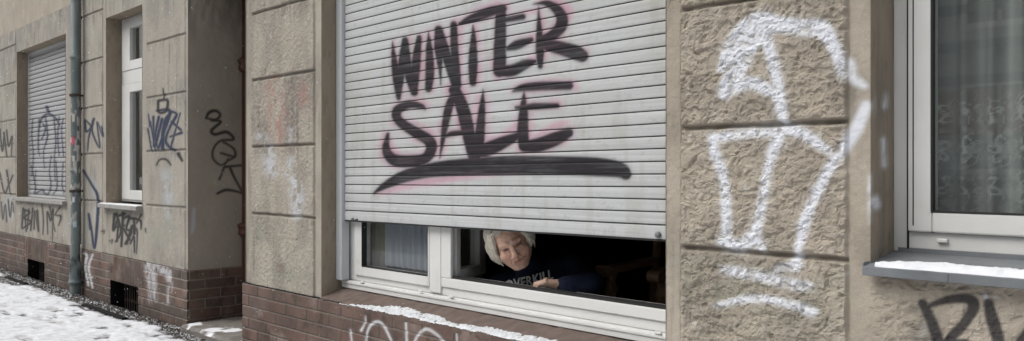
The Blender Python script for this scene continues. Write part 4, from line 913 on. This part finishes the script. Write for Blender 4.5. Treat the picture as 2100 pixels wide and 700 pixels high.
# head
f.ell(hl(0, -.012, .035), HA, np.array([.076, .095, .088])*HS_, .012); f.ell(hl(0, .022, -.033), HA, np.array([.072, .066, .078])*HS_, .02)
f.cap(hl(-.050, .0, -.065), hl(-.020, .056, -.096), .030, .024, .018); f.cap(hl(.050, .0, -.065), hl(.020, .056, -.096), .030, .024, .018)
f.cap(hl(-.008, .072, -.099), hl(.008, .072, -.099), .017, .017, .012)
for s in (-1, 1):
    f.ell(hl(s*.042, .058, -.030), HA, (.032, .025, .027), .018); f.ell(hl(s*.077, -.008, -.005), HA, (.010, .020, .033), .006)
    f.cap(hl(s*.016, .083, .033), hl(s*.048, .070, .029), .0105, .009, .014)
    f.ell(hl(s*.033, .099, .009), HA, (.017, .020, .011), .012, True)
    f.ell(hl(s*.032, .070, .010), HA, (.0145, .0145, .0145), .003)
    f.cap(hl(s*.020, .084, .018), hl(s*.046, .076, .016), .0045, .0035, .003)
    f.cap(hl(s*.021, .084, -.000), hl(s*.045, .076, -.001), .0045, .004, .004)
    f.cap(hl(s*.022, .085, -.012), hl(s*.048, .073, -.009), .003, .002, .005)
    f.cap(hl(s*.016, .103, -.034), hl(s*.036, .087, -.068), .0028, .0028, .007, True)
    f.cap(hl(s*.030, .086, -.075), hl(s*.034, .074, -.094), .0022, .0022, .006, True)
f.cap(hl(0, .080, .024), hl(0, .106, -.022), .0105, .0145, .012); f.ell(hl(0, .109, -.028), HA, (.0165, .013, .012), .007)
for s in (-1, 1): f.ell(hl(s*.0165, .099, -.033), HA, (.009, .011, .0085), .005)
f.cap(hl(-.024, .080, -.059), hl(0, .090, -.056), .006, .0075, .008); f.cap(hl(.024, .080, -.059), hl(0, .090, -.056), .006, .0075, .008)
f.cap(hl(-.018, .082, -.069), hl(.018, .082, -.069), .0075, .0075, .010)
f.cap(hl(-.030, .085, -.0645), hl(0, .0945, -.0635), .0026, .0028, .003, True); f.cap(hl(0, .0945, -.0635), hl(.031, .085, -.0615), .0028, .0026, .003, True)
for s in (-1, 1):
    for q in range(3): f.cap(hl(s*.050, .070, .006-q*.006), hl(s*.062, .052, .012-q*.012), .0016, .0012, .003, True)
    f.cap(hl(s*.024, .090, -.016), hl(s*.044, .076, -.022), .0016, .0016, .004, True)
    f.cap(hl(s*.046, .074, -.040), hl(s*.043, .066, -.078), .0018, .0018, .006, True)
for q in range(5): f.cap(hl(-.016+.008*q, .095, -.052), hl(-.017+.0085*q, .095, -.045), .0010, .0010, .002, True)
for zz_ in (.052, .062, .072): f.cap(hl(-.03, .094-(zz_-.05)*.5, zz_), hl(.03, .094-(zz_-.05)*.5, zz_+.002), .0014, .0014, .003, True)

# the visible hand, closed over the frame edge; the other lies on the window board
def make_hand(f, w_, dirv, thumb_side, curl, sc=1.0):
    dirv = nz(dirv); side = nz(np.cross(dirv, (0, 0, 1)))*thumb_side; upv = np.array([0, 0, 1.])
    kc = w_+dirv*.078*sc+upv*.012
    f.cap(w_-upv*.002, kc-upv*.007, .024*sc, .015*sc, .010)
    fl_ = [(.034, .040, .024, .020), (.0115, .045, .027, .021), (-.0115, .041, .026, .020), (-.033, .032, .020, .018)]
    for (o, a, b_, c), sp in zip(fl_, (.12, .03, -.06, -.16)):
        k0 = kc+side*o*sc+upv*(.002-abs(o)*.12); dd = nz(dirv+side*sp)
        f.cap(w_+dirv*.02+side*o*.6+upv*.004, k0, .0085*sc, .0105*sc, .002); f.cap(k0+upv*.002, k0+upv*.003, .0128*sc, .0125*sc, .002); p = k0; an = curl[0]
        for ln, r0, r1, ca in ((a, .0108, .0095, curl[0]), (b_, .0095, .0085, curl[1]), (c, .0085, .0072, curl[2])):
            q = p+(dd*math.cos(ca)-upv*math.sin(ca))*ln*sc; f.cap(p, q, r0*sc, r1*sc, .0022); p = q
    t0 = w_+dirv*.025+side*.022; t1 = t0+dirv*.032+side*.022-upv*.004; t2 = t1+dirv*.030+side*.004-upv*.004; t3 = t2+dirv*.024-side*.008-upv*.003
    f.cap(t0, t1, .016, .0135, .008); f.cap(t1, t2, .0125, .011, .003); f.cap(t2, t3, .011, .009, .003)
make_hand(f, wrist+np.array([-.004, 0, .004]), (-.78, -.62, 0), 1, (R(16), R(78), R(125)), 1.16)
make_hand(f, wrR, (.97, .1, 0), -1, (R(10), R(30), R(45)))
V, Q = f.mesh()
# skin relief and colour
loc = (V-hc)@HA.T/HS_
V += 0
pt = np.zeros((len(V), 4)); pt[:, 3] = 1
skin = np.array([.64, .43, .335]); col = np.tile(skin, (len(V), 1))*(.86+.28*fbm(V[:, 0]+V[:, 1]*.7, V[:, 2], 60, 3, 2))[:, None]
def tint(m, c): col[:] = col*(1-m[:, None])+np.array(c)*m[:, None]
x_, y_, z_ = loc.T; fr_ = (y_ > .04)
for s in (-1, 1):
    tint(np.exp(-(((x_-s*.042)/.02)**2+((z_+.03)/.02)**2))*.35*fr_, (.55, .24, .19))
    e = np.hypot((x_-s*.032)/1.7, z_-.009); tint(sst(.016, .006, e)*.7*fr_, (.27, .14, .11))
    tint(sst(1.1, .8, np.hypot((x_-s*.032)/.0125, (z_-.0095)/.0052))*fr_, (.10, .08, .07))
    tint(sst(1, .6, np.hypot((x_-s*.034)/.019, (z_-.034)/.0035))*.35*fr_, (.5, .44, .38))
    tint(sst(.004, .001, np.abs((x_*s-.016)-(-.034-z_)*.6))*sst(-.03, -.04, z_)*sst(-.075, -.065, z_)*.75*fr_, (.28, .13, .1))
tint(np.exp(-((x_/.014)**2+((z_+.027)/.012)**2))*.35*fr_, (.55, .22, .17))
tint(sst(1, .7, np.hypot(x_/.025, (z_+.063)/.011))*.6*fr_, (.42, .15, .12)); tint(sst(1, .5, np.hypot(x_/.027, (z_+.062-.02*np.abs(x_))/.0028))*.8*fr_, (.12, .04, .035))
hnd = sst(.16, .12, np.linalg.norm(V-hand, axis=1)); col = col*(1-.12*hnd[:, None])
hn = np.linalg.norm(V-hand, axis=1) < .14; col[hn] = col[hn]*np.array([.93, 1.0, 1.0])
pt[:, :3] = col
ms = mat('aged_skin', (.5, .32, .25), .52); a_ = N(ms, 'ShaderNodeAttribute', attribute_name='paint')
bl = noise(ms, coords(ms), 95, 5, .7); cc = mix(ms, 1., a_.outputs['Color'], ramp(ms, bl, [(.3, (.74, .66, .62)), (.68, (1.06, 1.04, 1.02))]), 'MULTIPLY')
L(ms, cc, bsdf(ms).inputs['Base Color']); bump(ms, noise(ms, coords(ms, (1, 1, 2)), 130, 4, .65), .002, .5)
bsdf(ms).inputs['Subsurface Weight'].default_value = .1; bsdf(ms).inputs['Subsurface Radius'].default_value = (.01, .004, .002); bsdf(ms).inputs['Subsurface Scale'].default_value = .3
body = grid_obj('person', [(V, Q, pt)], ms, None, True)
tag(body, 'grey-haired old woman in a navy OVERKILL sweatshirt leaning on the open window frame', 'person')
# sweater
f2 = Field((-3.55, .15, .45), (-2.1, 1.25, 1.0), .006)
torso(f2, .014, .06); f2.cap(neck+np.array([0, .06, -.05]), hl(.01, -.045, -.125), .10, .066, .04)
f2.cap(elL, wrist+nz(elL-wrist)*.004, .052, .036, .02); 
V2, Q2 = f2.mesh()
fold = (fbm(V2[:, 0]*1.5+V2[:, 2], V2[:, 1]-V2[:, 2], 16, 3, 5)-.5)*.016
me_c = V2-chest; V2 = V2+me_c/np.linalg.norm(me_c, axis=1)[:, None]*fold[:, None]*.9
mn = varied('navy_fleece', (.009, .012, .026), (.015, .019, .040), 14, .95, 300, .001, spec=.15)
sw = grid_obj('sweater', [(V2, Q2, np.zeros((len(V2), 4)))], mn, body, True)
f3 = Field((-3.4, .45, .02), (-2.6, 1.25, .8), .01); legs(f3, .012, .04); f3.cap(pel-np.array([.07, 0, 0]), pel+np.array([.07, 0, 0]), .15, .15, .05)
V3, Q3 = f3.mesh(); grid_obj('trousers', [(V3, Q3, np.zeros((len(V3), 4)))], mat('dark_trousers', (.03, .03, .035), .9), body, True)
# printed letters lying on the chest
bv = BVHTree.FromPolygons([tuple(v) for v in V2], [tuple(int(i) for i in q) for q in Q2])
fc = bpy.data.curves.new('t', 'FONT'); fc.body = 'OVERKILL'; fc.size = 1; fc.offset = .035; fc.resolution_u = 2; fc.space_character = 1.08
fo = bpy.data.objects.new('t', fc); C.objects.link(fo); bpy.context.view_layer.update()
tm = bpy.data.meshes.new_from_object(fo.evaluated_get(bpy.context.evaluated_depsgraph_get())); bpy.data.objects.remove(fo)
bmx = bmesh.new(); bmx.from_mesh(tm); bmesh.ops.triangulate(bmx, faces=bmx.faces)
for _ in range(2): bmesh.ops.subdivide_edges(bmx, edges=[e for e in bmx.edges if e.calc_length() > .12], cuts=1)
bmesh.ops.triangulate(bmx, faces=bmx.faces)
wtx = max(v.co.x for v in bmx.verts); TV = []
# baseline runs from pixel (1044,597) to (1140,571) as seen from the street, letters 17 px tall
for v in bmx.verts:
    fx_ = v.co.x/wtx; fy = v.co.y/.7
    tpx = 1037+98*fx_+ -2*fy; tpy = 595-24*fx_+6*math.sin(fx_*3.1)*.4-19*fy
    u = (tpx-1050)/F; dr_ = Vector((-K+K*u, K+K*u, -(tpy-350)/F)).normalized(); hit = bv.ray_cast(Vector(camp), dr_)
    TV.append(hit[0]-dr_*.003 if hit[0] else Vector(camp)+dr_*4)
TF = [tuple(v.index for v in f_.verts) for f_ in bmx.faces]
obj('lettering', TV, TF, varied('white_print', (.72, .72, .72), (.85, .85, .85), 80, .9), sw)
bmx.free()
# hair: a close shell plus several hundred locks
mh = varied('grey_hair', (.42, .385, .31), (.72, .68, .59), 60, .6, 200, .001, (1, 1, 1))
fh = Field(hc-.22, hc+.22, .004)
fh.ell(hl(0, -.026, .036), HA, np.array([.084, .100, .097])*HS_, .012); fh.ell(hl(-.074, -.018, -.02), HA, (.022, .045, .055), .02); fh.ell(hl(.074, -.028, .0), HA, (.020, .042, .045), .02); fh.ell(hl(0, -.07, -.02), HA, (.07, .045, .07), .03)
fh.ell(hl(0.0, .110, -.002), HA, (.071, .095, .100), .010, True)
Vh, Qh = fh.mesh(); Vh = Vh+(Vh-hc)*((fbm(Vh[:, 0]*2, Vh[:, 2]+Vh[:, 1], 45, 3, 3)-.5)*.10)[:, None]; hp_ = [(Vh, Qh, np.zeros((len(Vh), 4)))]
rr = random.Random(3); mbh = MB()
for i in range(1100):
    side = -1 if rr.random() < .5 else 1; al = rr.uniform(.12, .95)*math.pi          # al: 0 at the face, pi at the nape
    wav = rr.uniform(.003, .010); fq_ = rr.uniform(5, 11); p0 = rr.uniform(0, 6.28); o_ = rr.uniform(1.0, 1.14); low = (-.050 if side < 0 else -.034)+rr.gauss(0, .010)
    pts = []; n_ = 11; tmid = rr.uniform(0, .25)
    for k in range(n_):
        t = k/(n_-1); th = (tmid+(1-tmid)*min(t/.62, 1))*math.pi/2
        # locks start on the parting, run back and to the side, then drop beside the ear
        a0 = al if al > .9 else .9+(.62-al)*.35*t
        x1 = side*math.sin(a0)*(.095 if side < 0 else .088)*math.sin(th)*o_; y1 = -.024+math.cos(a0)*.094*math.sin(th)*o_+(.012*(1-t)); z1 = .036+.097*math.cos(th)*o_
        if t > .62:
            q = (t-.62)/.38; z1 = .036+(low-.036)*q; b_ = math.sin(q*2.4)*.016-.012*q*q; x1 += side*b_
        j = wav*math.sin(t*fq_+p0); pts.append(hl(x1+j, y1+j*.7, z1+j*.4))
    mbh.tube(pts, [.0016]+[.0030]*(n_-2)+[.0008], 5, False)
for i in range(260):     # loose hairs falling over the hairline to either side
    x0 = max(-.05, min(.05, rr.gauss(0, .03))); sd_ = 1 if x0 > -.01 else -1; l_ = rr.uniform(.3, 1)
    p0_ = (x0*.7, .060-abs(x0)*.2, .118); p1_ = (x0+sd_*.012*l_, .086-abs(x0)*.5, .104-.006*l_); p2_ = (x0+sd_*.034*l_, .084-abs(x0+sd_*.02)*.75, .092-.022*l_*rr.random())
    mbh.tube([hl(*p0_), hl(*p1_), hl(*p2_)], [.0022, .0022, .0005], 4, False)
qv = np.array([tuple(v) for v in mbh.v]); fq = np.array([q for q in mbh.f if len(q) == 4]); hp_.append((qv, fq, np.zeros((len(qv), 4))))
grid_obj('hair', hp_, mh, body, True)
# stool she sits on
stl = tag(empty('stool', (pel[0], 1.0, 0)), 'round wooden stool under the seated woman inside the room', 'stool')
MB().tube([(pel[0], 1.0, .345), (pel[0], 1.0, .35), (pel[0], 1.0, .375), (pel[0], 1.0, .38)], [.16, .17, .17, .16], 24).build('seat', M['wood'], stl)
for a in range(4):
    an = a*math.pi/2+.78; MB().tube([(pel[0]+.17*math.cos(an), 1.0+.17*math.sin(an), 0), (pel[0]+.11*math.cos(an), 1.0+.11*math.sin(an), .346)], [.014, .018], 10).build('leg', M['wood'], stl)

# ------------------------------------------------------------------ falling snow
r = random.Random(11); V = []; Fc = []
for i in range(1100):
    u = -.7+.75*r.random()**1.6; v = r.uniform(-.25, .25); tmax = (D-.05)/(K*(1+u)); t = tmax*(1-r.random()**1.5*.75)
    c = Vector((K*t*(u-1), K*t*(1+u)-D, H+v*t))
    if c.z < .05 or c.x > -3.3: continue
    s = r.uniform(.0009, .0022)*(.6+t*.16); n0 = len(V)
    for d_ in ((1, 0, 0), (-1, 0, 0), (0, 1, 0), (0, -1, 0), (0, 0, 1), (0, 0, -1)): V.append(tuple(c+Vector(d_)*s*r.uniform(.7, 1.3)))
    Fc += [tuple(n0+k for k in q) for q in ((0, 2, 4), (2, 1, 4), (1, 3, 4), (3, 0, 4), (2, 0, 5), (1, 2, 5), (3, 1, 5), (0, 3, 5))]
tag(obj('snowflakes', V, Fc, M['snow']), 'fine snowflakes drifting down in front of the facade', 'snow', kind='stuff')
